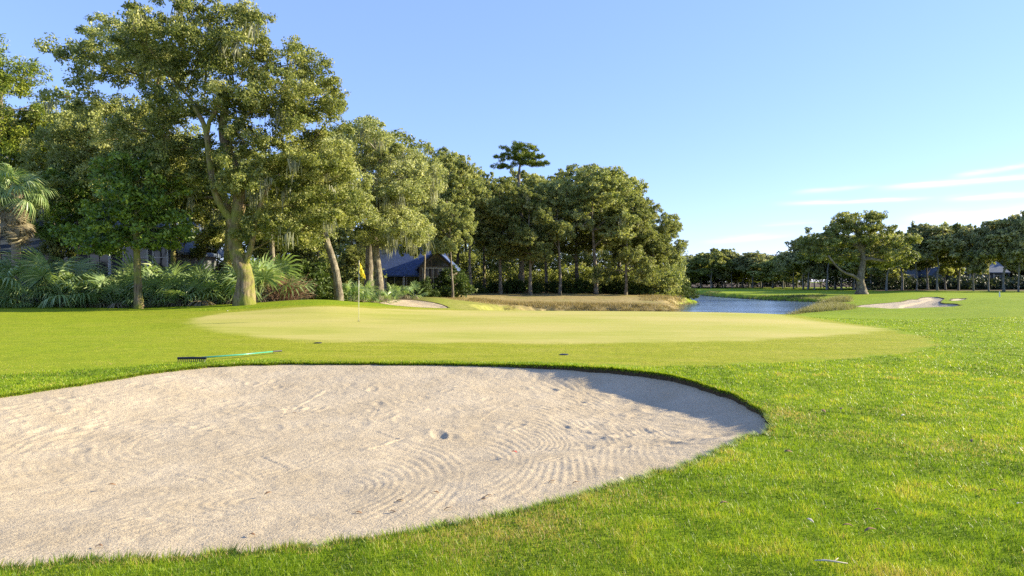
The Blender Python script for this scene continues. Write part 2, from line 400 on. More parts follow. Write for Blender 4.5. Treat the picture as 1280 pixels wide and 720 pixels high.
a_soil = ((sd < .012+.03*(fbm(fx, fy, 6, 2, 77)-.5)) & (sd > -.5)).astype(float)

m, nt = new_mat('turf')
g = N(nt, 'ShaderNodeTexCoord').outputs['Object']
n_big = noise(nt, g, .35, 4, .6); n_mid = noise(nt, g, 2.3, 5, .65); n_fine = noise(nt, g, 38, 3, .7)
stripe = noise(nt, mapping(nt, g, (.35, 1.5, 1), (0, 0, .03)), 1.2, 5, .7)
n_f2 = noise(nt, mapping(nt, g, (3, 8, 1)), 3.2, 5, .8)
rough_c = ramp(nt, n_mid, [(.25, (.20, .28, .010)), (.5, (.29, .37, .012)), (.72, (.38, .42, .02))])
rough_c = mix(nt, math_(nt, 'MULTIPLY', n_fine, .8), rough_c, (.07, .14, .008))
rough_c = mix(nt, ramp(nt, n_big, [(.45, (0, 0, 0)), (.75, (.6, .6, .6))]), rough_c, (.24, .28, .02))
fr_c = ramp(nt, stripe, [(.3, (.25, .27, .014)), (.5, (.36, .34, .03)), (.68, (.46, .39, .07))])
fr_c = mix(nt, math_(nt, 'MULTIPLY', ramp(nt, n_f2, [(.42, (0, 0, 0)), (.62, (1, 1, 1))]), .6), fr_c, (.17, .17, .012))
gr_c = ramp(nt, stripe, [(.3, (.34, .34, .06)), (.52, (.42, .39, .085)), (.75, (.50, .44, .13))])
gr_c = mix(nt, math_(nt, 'MULTIPLY', n_mid, .35), gr_c, (.30, .34, .05))
gr_c = mix(nt, math_(nt, 'MULTIPLY', ramp(nt, n_f2, [(.4, (0, 0, 0)), (.7, (1, 1, 1))]), .22), gr_c, (.25, .26, .04))
dry_c = ramp(nt, n_mid, [(.25, (.16, .15, .05)), (.5, (.32, .24, .10)), (.7, (.42, .34, .16))])
dry_c = mix(nt, ramp(nt, n_big, [(.5, (0, 0, 0)), (.7, (.6, .6, .6))]), dry_c, (.20, .22, .05))
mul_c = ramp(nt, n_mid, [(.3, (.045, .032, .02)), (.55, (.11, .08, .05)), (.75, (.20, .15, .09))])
soil_c = ramp(nt, n_fine, [(.3, (.025, .018, .010)), (.6, (.09, .065, .035)), (.8, (.10, .12, .02))])
gr_c = mix(nt, ramp(nt, noise(nt, mapping(nt, g, (.5, 1, 1)), .22, 3, .5), [(.42, (0, 0, 0)), (.62, (.75, .75, .75))]), gr_c, (.50, .42, .14))
c = mix(nt, math_(nt, 'MULTIPLY', attr(nt, 'fringe'), .8), rough_c, fr_c)
c = mix(nt, attr(nt, 'green'), c, gr_c)
c = mix(nt, attr(nt, 'dry'), c, dry_c)
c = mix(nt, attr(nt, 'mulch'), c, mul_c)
c = mix(nt, attr(nt, 'mud'), c, (.05, .045, .025))
c = mix(nt, attr(nt, 'soil'), c, soil_c)
bh = math_(nt, 'ADD', math_(nt, 'MULTIPLY', n_fine, .3), math_(nt, 'MULTIPLY', n_mid, .7))
rr = math_(nt, 'SUBTRACT', 1.0, math_(nt, 'MULTIPLY', attr(nt, 'green'), .8))
b = N(nt, 'ShaderNodeBump'); b.inputs['Distance'].default_value = .05; L(nt, bh, b.inputs['Height']); L(nt, math_(nt, 'MULTIPLY', rr, .8), b.inputs['Strength'])
out(nt, principled(nt, c, .9, .08, b.outputs[0]).outputs[0])
M['turf'] = m

V = np.stack([GX.ravel(), GY.ravel(), GH.ravel()], 1)
ground = build('ground', V, [grid_faces(len(rows), len(uc))], M['turf'], smooth=True)
add_attr(ground, 'green', a_green); add_attr(ground, 'fringe', a_fringe); add_attr(ground, 'dry', a_dry)
add_attr(ground, 'mulch', a_mulch); add_attr(ground, 'soil', a_soil)
add_attr(ground, 'mud', ((GH.ravel() < -.86) & (fy > 38)).astype(float)*.9)
tag(ground, 'mown green turf of the golf course with a pale putting green', None, None, 'structure')

# sand
m, nt = new_mat('bunker_sand')
g = N(nt, 'ShaderNodeTexCoord').outputs['Object']
na = noise(nt, g, 1.2, 4, .6); nb = noise(nt, g, 60, 4, .75); nc_ = noise(nt, g, 14, 4, .7)
col = ramp(nt, na, [(.3, (.465, .375, .243)), (.7, (.565, .468, .32))])
col = mix(nt, ramp(nt, nb, [(.30, (.75, .75, .75)), (.55, (0, 0, 0))]), col, (.20, .145, .10))
col = mix(nt, ramp(nt, nc_, [(.62, (0, 0, 0)), (.8, (.4, .4, .4))]), col, (.26, .20, .14))
b1 = bump(nt, nb, .9, .012)
b2 = N(nt, 'ShaderNodeBump'); b2.inputs['Strength'].default_value = .6; b2.inputs['Distance'].default_value = .03; L(nt, nc_, b2.inputs['Height']); L(nt, b1, b2.inputs['Normal'])
out(nt, principled(nt, col, .95, .1, b2.outputs[0]).outputs[0])
M['sand'] = m
def sand_sheet(k, step, detail, label, cat='sand'):
    P = BUNK[k][0]; mn = P.min(0)-.1; mx = P.max(0)+.1
    xs = np.arange(mn[0], mx[0], step); ys = np.arange(mn[1], mx[1], step)
    X, Y = np.meshgrid(xs, ys); s, l = sdist(X, Y, P, BUNK[k][1])
    Z = sand_h(X.ravel(), Y.ravel(), k, s, l)
    x, y = X.ravel(), Y.ravel()
    if detail:
        edge = sstep(0, .35, -s)
        Z += edge*((fbm(x, y, 1.4, 3, 8)-.5)*.03 + (fbm(x, y, 9, 3, 6)-.5)*.014)
        # raked rings, laid in turn over each other, with worn gaps
        rings = np.zeros(len(x)); wx = x+(fbm(x, y, .6, 2, 21)-.5)*.22; wy = y+(fbm(x, y, .6, 2, 22)-.5)*.22
        def arc(px, py, sx, sy, r0, r1, a0, a1, sp, amp):
            nonlocal rings
            cx, cy = hit(px, py); r = np.sqrt(((wx-cx)/sx)**2+((wy-cy)/sy)**2)
            a = np.degrees(np.arctan2((wy-cy)/sy, (wx-cx)/sx)); a = (a-a0) % 360
            mk = sstep(r0, r0+.15, r)*sstep(r1+.15, r1, r)*sstep(0, 14, a)*sstep(a1-a0, a1-a0-14, a)
            w = np.sin(PI*r/sp); w = -1+2*np.abs(w)**.6
            rings = rings*(1-mk)+mk*w*amp*(.9*sstep(.34, .62, fbm(x, y, 1.6, 3, 31))+.38)
        strp = np.sin(2*PI*(y*.97+x*.12+(fbm(x, y, .5, 2, 17)-.5)*.8)/.085)*.002*sstep(.35, .6, fbm(x, y, .55, 2, 33))
        rings += strp
        arc(250, 520, .9, 1.2, .5, 2.2, 150, 350, .12, .0026)
        arc(120, 600, .8, 1.0, .3, 1.6, -60, 150, .12, .0026)
        arc(640, 535, .60, 1.75, 1.2, 3.2, -72, 85, .135, .0038)
        arc(590, 556, .56, 1.5, .3, 2.3, -95, 88, .14, .0036)
        arc(420, 590, .62, 1.2, .25, 1.9, -90, 105, .13, .0034)
        arc(655, 528, .45, 1.2, .15, 1.15, -80, 95, .135, .0045)
        arc(330, 600, .8, .8, .15, 1.1, 100, 300, .13, .004)
        Z += rings*edge*sstep(.1, .7, -s)
        # footprints and scrapes, mostly near the far edge
        r_ = RS(12)
        spots = []
        for i in range(150):
            px = r_.uniform(-40, 760); py = 460 + abs(r_.normal(0, 26)) + max(0, (220-px))*.12 + 6
            spots.append((px, py, r_.uniform(.06, .13), r_.uniform(.012, .03)))
        for i in range(70):
            spots.append((r_.uniform(700, 930), r_.uniform(475, 545), r_.uniform(.06, .14), r_.uniform(.01, .028)))
        for a in ((545,520,.16,.05), (548,516,.09,.05), (365,489,.09,.05), (470,528,.16,.02), (340,508,.12,.03), (235,505,.12,.03), (250,508,.1,.03), (215,507,.1,.03), (85,532,.1,.03), (100,535,.1,.03), (770,478,.16,.05), (805,492,.2,.04), (820,490,.15,.05), (700,487,.1,.035)): spots.append(a)
        for px, py, rad, dep in spots:
            cx, cy = hit(px, py); th = r_.uniform(0, PI); el = r_.uniform(1.2, 2.6)
            q = (np.abs(x-cx) < .6) & (np.abs(y-cy) < .6)
            dx = x[q]-cx; dy = y[q]-cy
            aa = (dx*math.cos(th)+dy*math.sin(th))/(rad*el); bb = (-dx*math.sin(th)+dy*math.cos(th))/rad
            rr = np.sqrt(aa*aa+bb*bb)
            Z[q] += edge[q]*dep*.40*(-np.exp(-rr**2*1.5)*.75+.5*np.exp(-((rr-1.25)/.35)**2))
        for (xa, ya, xb, yb, amp) in ((365,489,404,473,.02), (460,533,500,521,.03), (472,512,500,521,.02), (462,500,470,488,.02), (258,512,330,520,.018), (330,540,360,552,.02), (215,558,255,566,.014), (600,500,640,478,.012)):
            A = np.array(hit(xa, ya)); B = np.array(hit(xb, yb)); q = (np.abs(x-(A[0]+B[0])/2) < 1.6) & (np.abs(y-(A[1]+B[1])/2) < 1.6)
            D = B-A; l2 = D.dot(D); t = np.clip(((x[q]-A[0])*D[0]+(y[q]-A[1])*D[1])/l2, 0, 1)
            side = (D[0]*(y[q]-A[1])-D[1]*(x[q]-A[0]))/math.sqrt(l2)
            dd = np.hypot(x[q]-A[0]-t*D[0], y[q]-A[1]-t*D[1])
            Z[q] += edge[q]*amp*(np.exp(-(dd/.05)**2)*np.sign(side+.02)*.25)
    else:
        Z += (fbm(x, y, 1.2, 3, 8)-.5)*.10*sstep(0, .5, -s)
    V = np.stack([x, y, Z], 1); Fq = grid_faces(len(ys), len(xs)); keep = (s < .06)[Fq].all(1); Fq = Fq[keep]
    us, inv = np.unique(Fq.ravel(), return_inverse=True)
    o = build('bunker_sand', V[us], [inv.reshape(-1, 4)], M['sand'], smooth=True)
    return tag(o, label, None, None, 'structure')
sand_sheet(0, .02, True, 'raked pale sand of the big bunker in the foreground')
sand_sheet(1, .12, False, 'small patch of pale sand right of the flag beyond the green')
sand_sheet(2, .15, False, 'long pale sand bunker on the right in front of the big oak')
sand_sheet(3, .15, False, 'tiny round sand bunker just right of the long one')

# water
m, nt = new_mat('lake_water')
g = N(nt, 'ShaderNodeTexCoord').outputs['Object']
w1 = noise(nt, mapping(nt, g, (1.2, 3.4, 1)), 1.6, 4, .65)
w2 = noise(nt, mapping(nt, g, (.05, .32, 1)), 1.0, 3, .5)
amt = ramp(nt, w2, [(.42, (.03, .03, .03)), (.52, (1, 1, 1))])
bb = N(nt, 'ShaderNodeBump'); bb.inputs['Distance'].default_value = .016; L(nt, w1, bb.inputs['Height']); L(nt, math_(nt, 'MULTIPLY', amt, 1.0), bb.inputs['Strength'])
pw = principled(nt, (.07, .10, .13), .15, 1.0, bb.outputs[0]); pw.inputs['IOR'].default_value = 1.45
out(nt, pw.outputs[0]); M['water'] = m
wp = spline(LAKE, 1); cen = (30.0, 95.0)
wx_ = np.array([at(560, 40), at(1060, 40), at(1060, 175), at(760, 175), at(560, 70)])
nx, ny = 60, 60
X, Y = np.meshgrid(np.linspace(-8, 62, nx), np.linspace(38, 182, ny)); pxw = X/Y*F+CX
Fq = grid_faces(ny, nx); s = sdist(X, Y, LAKE); kp = (s < 4)[Fq].any(1)
us, inv = np.unique(Fq[kp].ravel(), return_inverse=True)
water = build('lake_water', np.stack([X.ravel(), Y.ravel(), np.full(X.size, -1.0)], 1)[us], [inv.reshape(-1, 4)], M['water'])
tag(water, 'rippled blue lake water behind the putting green', None, None, 'structure')

# ------------------------------------------------------------------ sun, sky
AZ, EL = math.radians(79), math.radians(20.5)
S = Vector((math.sin(AZ)*math.cos(EL), math.cos(AZ)*math.cos(EL), math.sin(EL)))
sl = bpy.data.lights.new('sun', 'SUN'); sl.energy = 5.0; sl.angle = math.radians(.5); sl.color = (1, .885, .64)
so = bpy.data.objects.new('sun', sl); C.objects.link(so); so.rotation_euler = S.to_track_quat('Z', 'Y').to_euler(); so.location = (60, 20, 40)
W = bpy.data.worlds.new('World'); bpy.context.scene.world = W; W.use_nodes = True
nt = W.node_tree; nt.nodes.clear()
sky = N(nt, 'ShaderNodeTexSky'); sky.sky_type = 'NISHITA'; sky.sun_disc = False
sky.sun_elevation = EL; sky.sun_rotation = AZ; sky.air_density = 1.0; sky.dust_density = .1; sky.ozone_density = 2.2; sky.altitude = 0
bg = N(nt, 'ShaderNodeBackground'); bg.inputs[1].default_value = .14
geo = N(nt, 'ShaderNodeTexCoord').outputs['Generated']
sep = N(nt, 'ShaderNodeSeparateXYZ'); L(nt, geo, sep.inputs[0])
ys_ = math_(nt, 'MAXIMUM', sep.outputs[1], .02)
uu = math_(nt, 'DIVIDE', sep.outputs[0], ys_); vv = math_(nt, 'DIVIDE', sep.outputs[2], ys_)
comb = N(nt, 'ShaderNodeCombineXYZ'); L(nt, math_(nt, 'MULTIPLY', uu, 6.0), comb.inputs[0])
L(nt, math_(nt, 'SUBTRACT', math_(nt, 'MULTIPLY', vv, 60.0), math_(nt, 'MULTIPLY', uu, 4.0)), comb.inputs[1])
cn = noise(nt, comb.outputs[0], 1.0, 5, .6, .3)
total = None
# cirrus streaks: start, end (photo points), thickness, strength
for (xa, ya, xb, yb, th, st) in ((1178,223,1300,203,3.0,.55), (1080,237,1310,218,3.6,.8), (955,256,1165,248,2.8,.6), (1165,250,1310,241,3.6,.6), (940,281,1020,276,2.2,.4),
                              (1110,277,1340,262,7.5,.75), (868,304,992,293,3.2,.45), (980,243,1090,232,3.0,.3), (1000,300,1330,290,12,.30)):
    ua, va, ub, vb = (xa-CX)/F, (HY-ya)/F, (xb-CX)/F, (HY-yb)/F
    k = (vb-va)/(ub-ua)
    line = math_(nt, 'ADD', math_(nt, 'MULTIPLY', math_(nt, 'SUBTRACT', uu, ua), k), va)
    wv = math_(nt, 'ADD', line, math_(nt, 'MULTIPLY', math_(nt, 'SUBTRACT', cn, .5), .012))
    d = math_(nt, 'DIVIDE', math_(nt, 'SUBTRACT', vv, wv), th/F)
    ga = math_(nt, 'EXPONENT', math_(nt, 'MULTIPLY', math_(nt, 'MULTIPLY', d, d), -1.0))
    a = N(nt, 'ShaderNodeMapRange'); a.interpolation_type = 'SMOOTHSTEP'; L(nt, uu, a.inputs[0]); a.inputs[1].default_value = ua; a.inputs[2].default_value = ua+(ub-ua)*.4
    b_ = N(nt, 'ShaderNodeMapRange'); b_.interpolation_type = 'SMOOTHSTEP'; L(nt, uu, b_.inputs[0]); b_.inputs[1].default_value = ub+.02; b_.inputs[2].default_value = ub-(ub-ua)*.3
    g_ = math_(nt, 'MULTIPLY', math_(nt, 'MULTIPLY', ga, st*1.25), math_(nt, 'MULTIPLY', a.outputs[0], b_.outputs[0] if xb < 1290 else 1.0))
    total = g_ if total is None else math_(nt, 'ADD', total, g_)
cl = math_(nt, 'MULTIPLY', total, ramp(nt, cn, [(.25, (.2, .2, .2)), (.6, (1, 1, 1))]))
front = math_(nt, 'GREATER_THAN', sep.outputs[1], .05)
cl = math_(nt, 'MINIMUM', math_(nt, 'MULTIPLY', cl, front), .85)
SKYTINT = (.76, .77, 1.05)
skc = mix(nt, 1.0, sky.outputs[0], SKYTINT, 'MULTIPLY')
skc = mix(nt, .55, skc, (.92, 1.45, 3.0))
skc = mix(nt, cl, skc, (3.7, 3.8, 4.0))
L(nt, skc, bg.inputs[0]); wo = N(nt, 'ShaderNodeOutputWorld'); L(nt, bg.outputs[0], wo.inputs[0])
sc = bpy.context.scene
sc.view_settings.view_transform = 'Standard'; sc.view_settings.look = 'None'; sc.view_settings.gamma = 1; sc.view_settings.exposure = 1.42
cam = bpy.data.cameras.new('camera'); cam.lens = 24; cam.sensor_width = 36; cam.clip_end = 6000; cam.clip_start = .05; cam.shift_y = -(360-HY)/1280
co = bpy.data.objects.new('camera', cam); C.objects.link(co); co.location = (0, 0, EYE); co.rotation_euler = (PI/2, 0, 0); sc.camera = co
sc.render.engine = 'CYCLES'; sc.cycles.max_bounces = 5; sc.cycles.diffuse_bounces = 3; sc.cycles.transmission_bounces = 3; sc.cycles.glossy_bounces = 2
sc.cycles.use_denoising = False; sc.cycles.sample_clamp_indirect = 6

# ------------------------------------------------------------------ foliage
def leaves(rng, cen, rad, n, size, aspect=.55, sub=7, flat=.7, upbias=.4, tvar=.16, ctint=None, droop=0.0):
    """leaf-sized diamond faces gathered into twigs around clump centres"""
    cen = np.asarray(cen); K = len(cen); rad = np.broadcast_to(rad, (K,))
    su = rng.normal(0, 1, (K, sub, 3)); su /= np.linalg.norm(su, axis=2)[..., None]
    su *= (rng.uniform(.25, 1.0, (K, sub, 1))**.6)
    su[..., 2] *= flat
    subc = cen[:, None] + su*rad[:, None, None]
    st = (rng.normal(0, .08, (K, sub)) + (ctint[:, None] if ctint is not None else .45))
    per = max(1, int(n/sub))
    d = rng.normal(0, 1, (K, sub, per, 3)); d /= np.linalg.norm(d, axis=3)[..., None]
    r = rng.uniform(0, 1, (K, sub, per, 1))**.5 * .46
    P = subc[:, :, None] + d*r*rad[:, None, None, None]*np.array([1, 1, .75])
    P[..., 2] -= droop*rad[:, None, None]*np.abs(d[..., 0])
    P = P.reshape(-1, 3); t = np.repeat(st.ravel(), per)
    m = len(P)
    nrm = rng.normal(0, 1, (m, 3)) + d.reshape(-1, 3)*.7; nrm[:, 2] += upbias; nrm /= np.linalg.norm(nrm, axis=1)[:, None]
    a = np.cross(nrm, rng.normal(0, 1, (m, 3))); a /= np.linalg.norm(a, axis=1)[:, None]; b = np.cross(nrm, a)
    s = size*rng.uniform(.6, 1.35, (m, 1))
    V = np.stack([P-a*s, P-b*s*aspect, P+a*s, P+b*s*aspect], 1).reshape(-1, 3)
    T = np.clip(t + rng.normal(0, tvar, m), 0, 1)
    return V, np.arange(m*4).reshape(-1, 4), np.repeat(T, 4)

def env_points(rng, lobes, mind, shell=.5):
    pts = np.zeros((0, 3)); want = 0
    for (cx, cy, cz, rx, ry, rz, n) in lobes:
        want += n
        for _ in range(n*12):
            v = rng.normal(0, 1, 3); v /= np.linalg.norm(v)
            if v[2] < -.35: v[2] *= .4
            r = rng.uniform(shell**3, 1)**(1/3)
            p = np.array([cx+v[0]*rx*r, cy+v[1]*ry*r, cz+v[2]*rz*r])
            if len(pts) == 0 or ((pts-p)**2).sum(1).min() > mind*mind: pts = np.vstack([pts, p])
            if len(pts) >= want: break
    return pts

def skeleton(rng, trunk, att, r_tip=.018, step=.9, first=.45, pw=2.3, k=5, rmax=None):
    """limbs grown from the trunk line to each clump; returns tubes"""
    pos = [np.array(p[:3], float) for p in trunk]; par = [i-1 for i in range(len(trunk))]; nt_ = len(trunk)
    plen = [0.0]
    for i in range(1, nt_): plen.append(plen[-1]+np.linalg.norm(pos[i]-pos[i-1]))
    lo = max(1, int(nt_*first)); ok = [i >= lo for i in range(nt_)]
    top = pos[-1]
    for a in sorted(att, key=lambda p: np.linalg.norm(p-top)):
        P = np.array(pos); dd = np.linalg.norm(P-a, axis=1) + .32*np.array(plen) + np.where(P[:, 2] > a[2]+.3, .8*(P[:, 2]-a[2]), 0)
        dd[~np.array(ok)] = 1e9
        j = int(np.argmin(dd)); D = a-pos[j]; L_ = np.linalg.norm(D); ns = max(1, int(L_/step))
        q = j
        for s_ in range(1, ns+1):
            t = s_/ns; p = pos[j]+D*t
            if s_ < ns: p = p + rng.normal(0, .12*step, 3) + np.array([0, 0, -.10*L_*math.sin(PI*t)*.6])
            pos.append(p); par.append(q); ok.append(True); plen.append(plen[q]+L_/ns); q = len(pos)-1
    n = len(pos); w = np.zeros(n); ch = [0]*n
    for i in range(n-1, 0, -1):
        if w[i] == 0: w[i] = r_tip**pw
        w[par[i]] += w[i]
    rad = np.maximum(w, r_tip**pw)**(1/pw)
    tr0 = trunk[-1][3]; lim = [0]*n
    for i in range(nt_): rad[i] = trunk[i][3]
    for i in range(nt_, n): rad[i] = min(rad[i], rad[par[i]]*.92)
    mb = MB(); pos = np.array(pos)
    idx = np.array([i for i in range(nt_, n) if rad[i] > .0])
    A = pos[np.array(par)[idx]]; B = pos[idx]; ra = np.minimum(rad[np.array(par)[idx]], rad[idx]*1.5); rb = rad[idx]
    T = B-A; T /= np.linalg.norm(T, axis=1)[:, None]+1e-9; B = B+T*rb[:, None]*.5
    ref = np.where(np.abs(T[:, :1]) < .8, np.array([[1., 0, 0]]), np.array([[0, 1., 0]]))
    u = np.cross(T, ref); u /= np.linalg.norm(u, axis=1)[:, None]; v = np.cross(T, u)
    th = np.arange(k)*2*PI/k; cs, sn = np.cos(th)[None, :, None], np.sin(th)[None, :, None]
    R = cs*u[:, None]+sn*v[:, None]
    V = np.concatenate([A[:, None]+R*ra[:, None, None], B[:, None]+R*rb[:, None, None]], 1).reshape(-1, 3)
    base = np.arange(len(idx))[:, None, None]*2*k; j = np.arange(k)
    q4 = np.stack([j, (j+1) % k, (j+1) % k+k, j+k], 1)[None]
    mb.add(V, (base+q4).reshape(-1, 4))
    return mb
def trunk_mb(mb, trunk, rng, k=14, flare=1.25, wob=.06):
    P = np.array([t[:3] for t in trunk], float); R = np.array([t[3] for t in trunk], float)
    # resample smoothly
    n = len(P)*4; s = np.linspace(0, len(P)-1, n); i = np.arange(len(P))
    def sm(c):
        d = np.interp(s, i, c); return np.convolve(np.pad(d, 2, mode='edge'), [.15, .2, .3, .2, .15], 'valid')
    Q = np.stack([sm(P[:, 0]), sm(P[:, 1]), sm(P[:, 2])], 1); r = sm(R)
    h = Q[:, 2]-Q[0, 2]; r = r*(1+(flare-1)*np.exp(-h/(R[0]*1.6+.05)))
    Q[0, 2] -= .4
    mb.tube(Q, r, k, True, .5, wob, rng)
def moss_mesh(rng, pts, n=26, ln=.72, w=.03):
    mb_v = []; tt = []
    for p in pts:
        m = n; o = p+rng.normal(0, .16, (m, 3)); le = ln*rng.uniform(.35, 1.2, m)
        for k in range(m):
            a = rng.uniform(0, PI); d = np.array([math.cos(a), math.sin(a), 0])*w*rng.uniform(.5, 1.3); sw = rng.normal(0, .06, 3); sw[2] = 0
            mb_v += [o[k]-d, o[k]+d, o[k]+d*.8-[0, 0, le[k]*.5]+sw, o[k]-d*.8-[0, 0, le[k]*.5]+sw, o[k]+sw*1.5-[0, 0, le[k]], o[k]+sw*1.5-[0, 0, le[k]]+d*.1]
            tt += [rng.uniform(.2, .9)]*6
    V = np.array(mb_v); m = len(V)//6; b = np.arange(m)[:, None]*6
    return V, np.vstack([b+np.array([[0, 1, 2, 3]]), b+np.array([[3, 2, 5, 4]])]), np.array(tt)

def tree_mesh(seed, trunk, lobes, mind, crad, nleaf, lsize, leafmat, barkmat, k=14, first=.45, step=.9, r_tip=.018, sub=7, moss=0, flat=.6, extra_limbs=None, aspect=.55, shell=.5, upbias=.4, tmean=.45):
    rng = RS(seed); att = env_points(rng, lobes, mind, shell)
    mb = skeleton(rng, trunk, att, r_tip, step, first)
    trunk_mb(mb, trunk, rng, k)
    if extra_limbs:
        for li in extra_limbs: trunk_mb(mb, li, rng, 9, 1.0)
    tr = mb.build('trunk', barkmat, None, True, link=False)
    ct = np.clip(rng.normal(tmean, .10, len(att)), .1, .9)
    V, Fq, T = leaves(rng, att, crad*rng.uniform(.75, 1.25, len(att)), nleaf, lsize, aspect, sub, flat, upbias, .2, ct)
    cr = build('crown', V, [Fq], leafmat, None, T, False, link=False)
    o = [tr, cr]
    if moss:
        sel = att[rng.permutation(len(att))[:moss]]; sel = sel + np.array([0, 0, -crad*.5])
        V, Fq, T = moss_mesh(rng, sel); ms = build('moss', V, [Fq], M['moss'], None, T, False, link=False); ms['kind'] = 'stuff'; o.append(ms)
    zt = att[:, 2].max()+crad*.7; wid = (att[:, 0].max()-att[:, 0].min())+crad*1.6
    return {'parts': o, 'h': zt, 'w': wid}
def place_tree(proto, name, x, y, label, cat, group=None, h=None, w=None, rz=0.0, z=None):
    e = empty(name, (x, y, (gz(x, y) if z is None else z)), rz, label, cat, group)
    sz = 1 if h is None else h/proto['h']; sx = sz if w is None else w/proto['w']
    e.scale = (sx, sx, sz)
    for p in proto['parts']:
        c_ = p.copy(); C.objects.link(c_); c_.parent = e
    return e
def px_tree(proto, name, px, d, top, wpx, label, cat, group=None, rz=None):
    top += random.uniform(-8, 5)*min(1, 60/d*2.2) if group else 0
    x, y = at(px, d); z = gz(x, y)
    h = EYE+(HY-top)/F*d-z; w = wpx/F*d*1.18
    return place_tree(proto, name, x, y, label, cat, group, h, w, random.uniform(0, 6.28) if rz is None else rz, z)

# ---- the big live oak on the left (trunk photo column 305, 32 m away)
def W_(px, py, d, r=None):
    x, y = at(px, d); z = EYE+(HY-py)/F*d
    return (x, y, z) if r is None else (x, y, z, r)
def local(o, pts): return [tuple(np.array(p[:3])-o)+tuple(p[3:]) for p in pts]
D0 = 32.0
o1 = np.array([*at(305, D0), gz(*at(305, D0))])
tr1 = local(o1, [(*o1, .45), W_(307, 358, D0, .385), W_(306, 340, D0, .36), W_(297, 322, D0, .33), W_(292, 300, D0, .29), W_(294, 275, D0, .27), W_(300, 255, D0, .30), W_(300, 225, D0+.3, .27), W_(286, 195, D0+.5, .24), W_(276, 160, D0+.6, .20), W_(285, 120, D0+.6, .15)])
la = local(o1, [W_(293, 280, D0, .20), W_(270, 250, D0-.4, .15), W_(262, 205, D0-.6, .13), W_(258, 158, D0-.8, .12), W_(240, 130, D0-1, .08)])
lb = local(o1, [W_(304, 338, D0, .14), W_(314, 310, D0-.3, .13), W_(320, 275, D0-.4, .12), W_(330, 240, D0-.6, .09), W_(352, 215, D0-.6, .06)])
lc = local(o1, [W_(258, 158, D0-.8, .10), W_(275, 130, D0-.8, .08), W_(282, 110, D0-.8, .05)])
def lobe(o, px, py, d, wpx, hpx, dep, n):
    x, y, z = W_(px, py, d); return (x-o[0], y-o[1], z-o[2], wpx/F*d/2, dep, hpx/F*d/2, n)
lob1 = [lobe(o1, 250, 55, 32, 220, 120, 3.4, 62), lobe(o1, 345, 115, 32, 150, 140, 3.2, 50), lobe(o1, 395, 190, 32.5, 100, 190, 2.8, 42), lobe(o1, 320, 215, 32, 120, 130, 2.6, 30),
        lobe(o1, 220, 130, 32.5, 120, 110, 2.4, 22), lobe(o1, 350, 290, 33, 110, 70, 2.2, 16), lobe(o1, 235, 215, 33, 90, 110, 2.0, 20), lobe(o1, 400, 265, 33.5, 90, 80, 2.2, 18), lobe(o1, 190, 185, 33, 90, 90, 2.0, 16)]
big = tree_mesh(11, tr1, [l[:6]+(int(l[6]*1.55),) for l in lob1], .50, .60, 470, .058, M['oak'], M['bark_mossy'], 20, .35, .8, .016, 9, 26, extra_limbs=[la, lb, lc], shell=.25)
place_tree(big, 'oak_tree', *o1[:2], 'massive live oak with a thick mossy bent trunk, the tallest tree in the photo', 'tree', z=o1[2])
# ---- darker oak spreading left behind it
D1 = 38.0
o2 = np.array([*at(283, D1), gz(*at(283, D1))])
tr2 = local(o2, [(*o2, .26), W_(284, 345, D1, .23), W_(285, 310, D1, .21), W_(287, 280, D1, .19), W_(285, 250, D1, .17), W_(270, 225, D1, .14), W_(240, 190, D1, .12), W_(205, 160, D1, .09)])
lob2 = [lobe(o2, 175, 75, D1, 190, 110, 3.5, 46), lobe(o2, 120, 160, D1, 130, 120, 3.2, 36), lobe(o2, 100, 230, D1+1, 130, 90, 3, 22), lobe(o2, 195, 180, D1, 120, 110, 3, 18), lobe(o2, 165, 245, D1+1, 190, 90, 2.8, 34), lobe(o2, 130, 195, D1+2, 180, 120, 3, 34)]
t2 = tree_mesh(12, tr2, [l[:6]+(int(l[6]*1.3),) for l in lob2], .62, .76, 420, .072, M['oak_dark'], M['bark_mossy'], 12, .5, .9, .018, 8, 12, shell=.25)
place_tree(t2, 'oak_tree', *o2[:2], 'dark spreading oak with a slim mossy trunk just left of the massive bent trunk', 'tree', z=o2[2])
# ---- young broad-leaved tree in front of the palmettos
D2 = 32.2
o3 = np.array([*at(174, D2), gz(*at(174, D2))])
tr3 = local(o3, [(*o3, .19), W_(172, 350, D2, .165), W_(171, 318, D2, .15), W_(170, 290, D2, .13), W_(171, 265, D2, .10), W_(174, 235, D2, .07)])
lob3 = [lobe(o3, 170, 255, D2, 110, 110, 1.9, 40), lobe(o3, 128, 300, D2, 90, 50, 1.4, 16), lobe(o3, 195, 296, D2+.4, 80, 50, 1.3, 14), lobe(o3, 175, 215, D2, 90, 60, 1.6, 14)]
t3 = tree_mesh(13, tr3, lob3, .55, .62, 210, .10, M['magnolia'], M['bark_mossy'], 12, .4, .6, .012, 7, 0, aspect=.45, shell=.2)
place_tree(t3, 'young_tree', *o3[:2], 'slender young tree with bright green broad leaves standing in front of the palmettos', 'tree', z=o3[2])
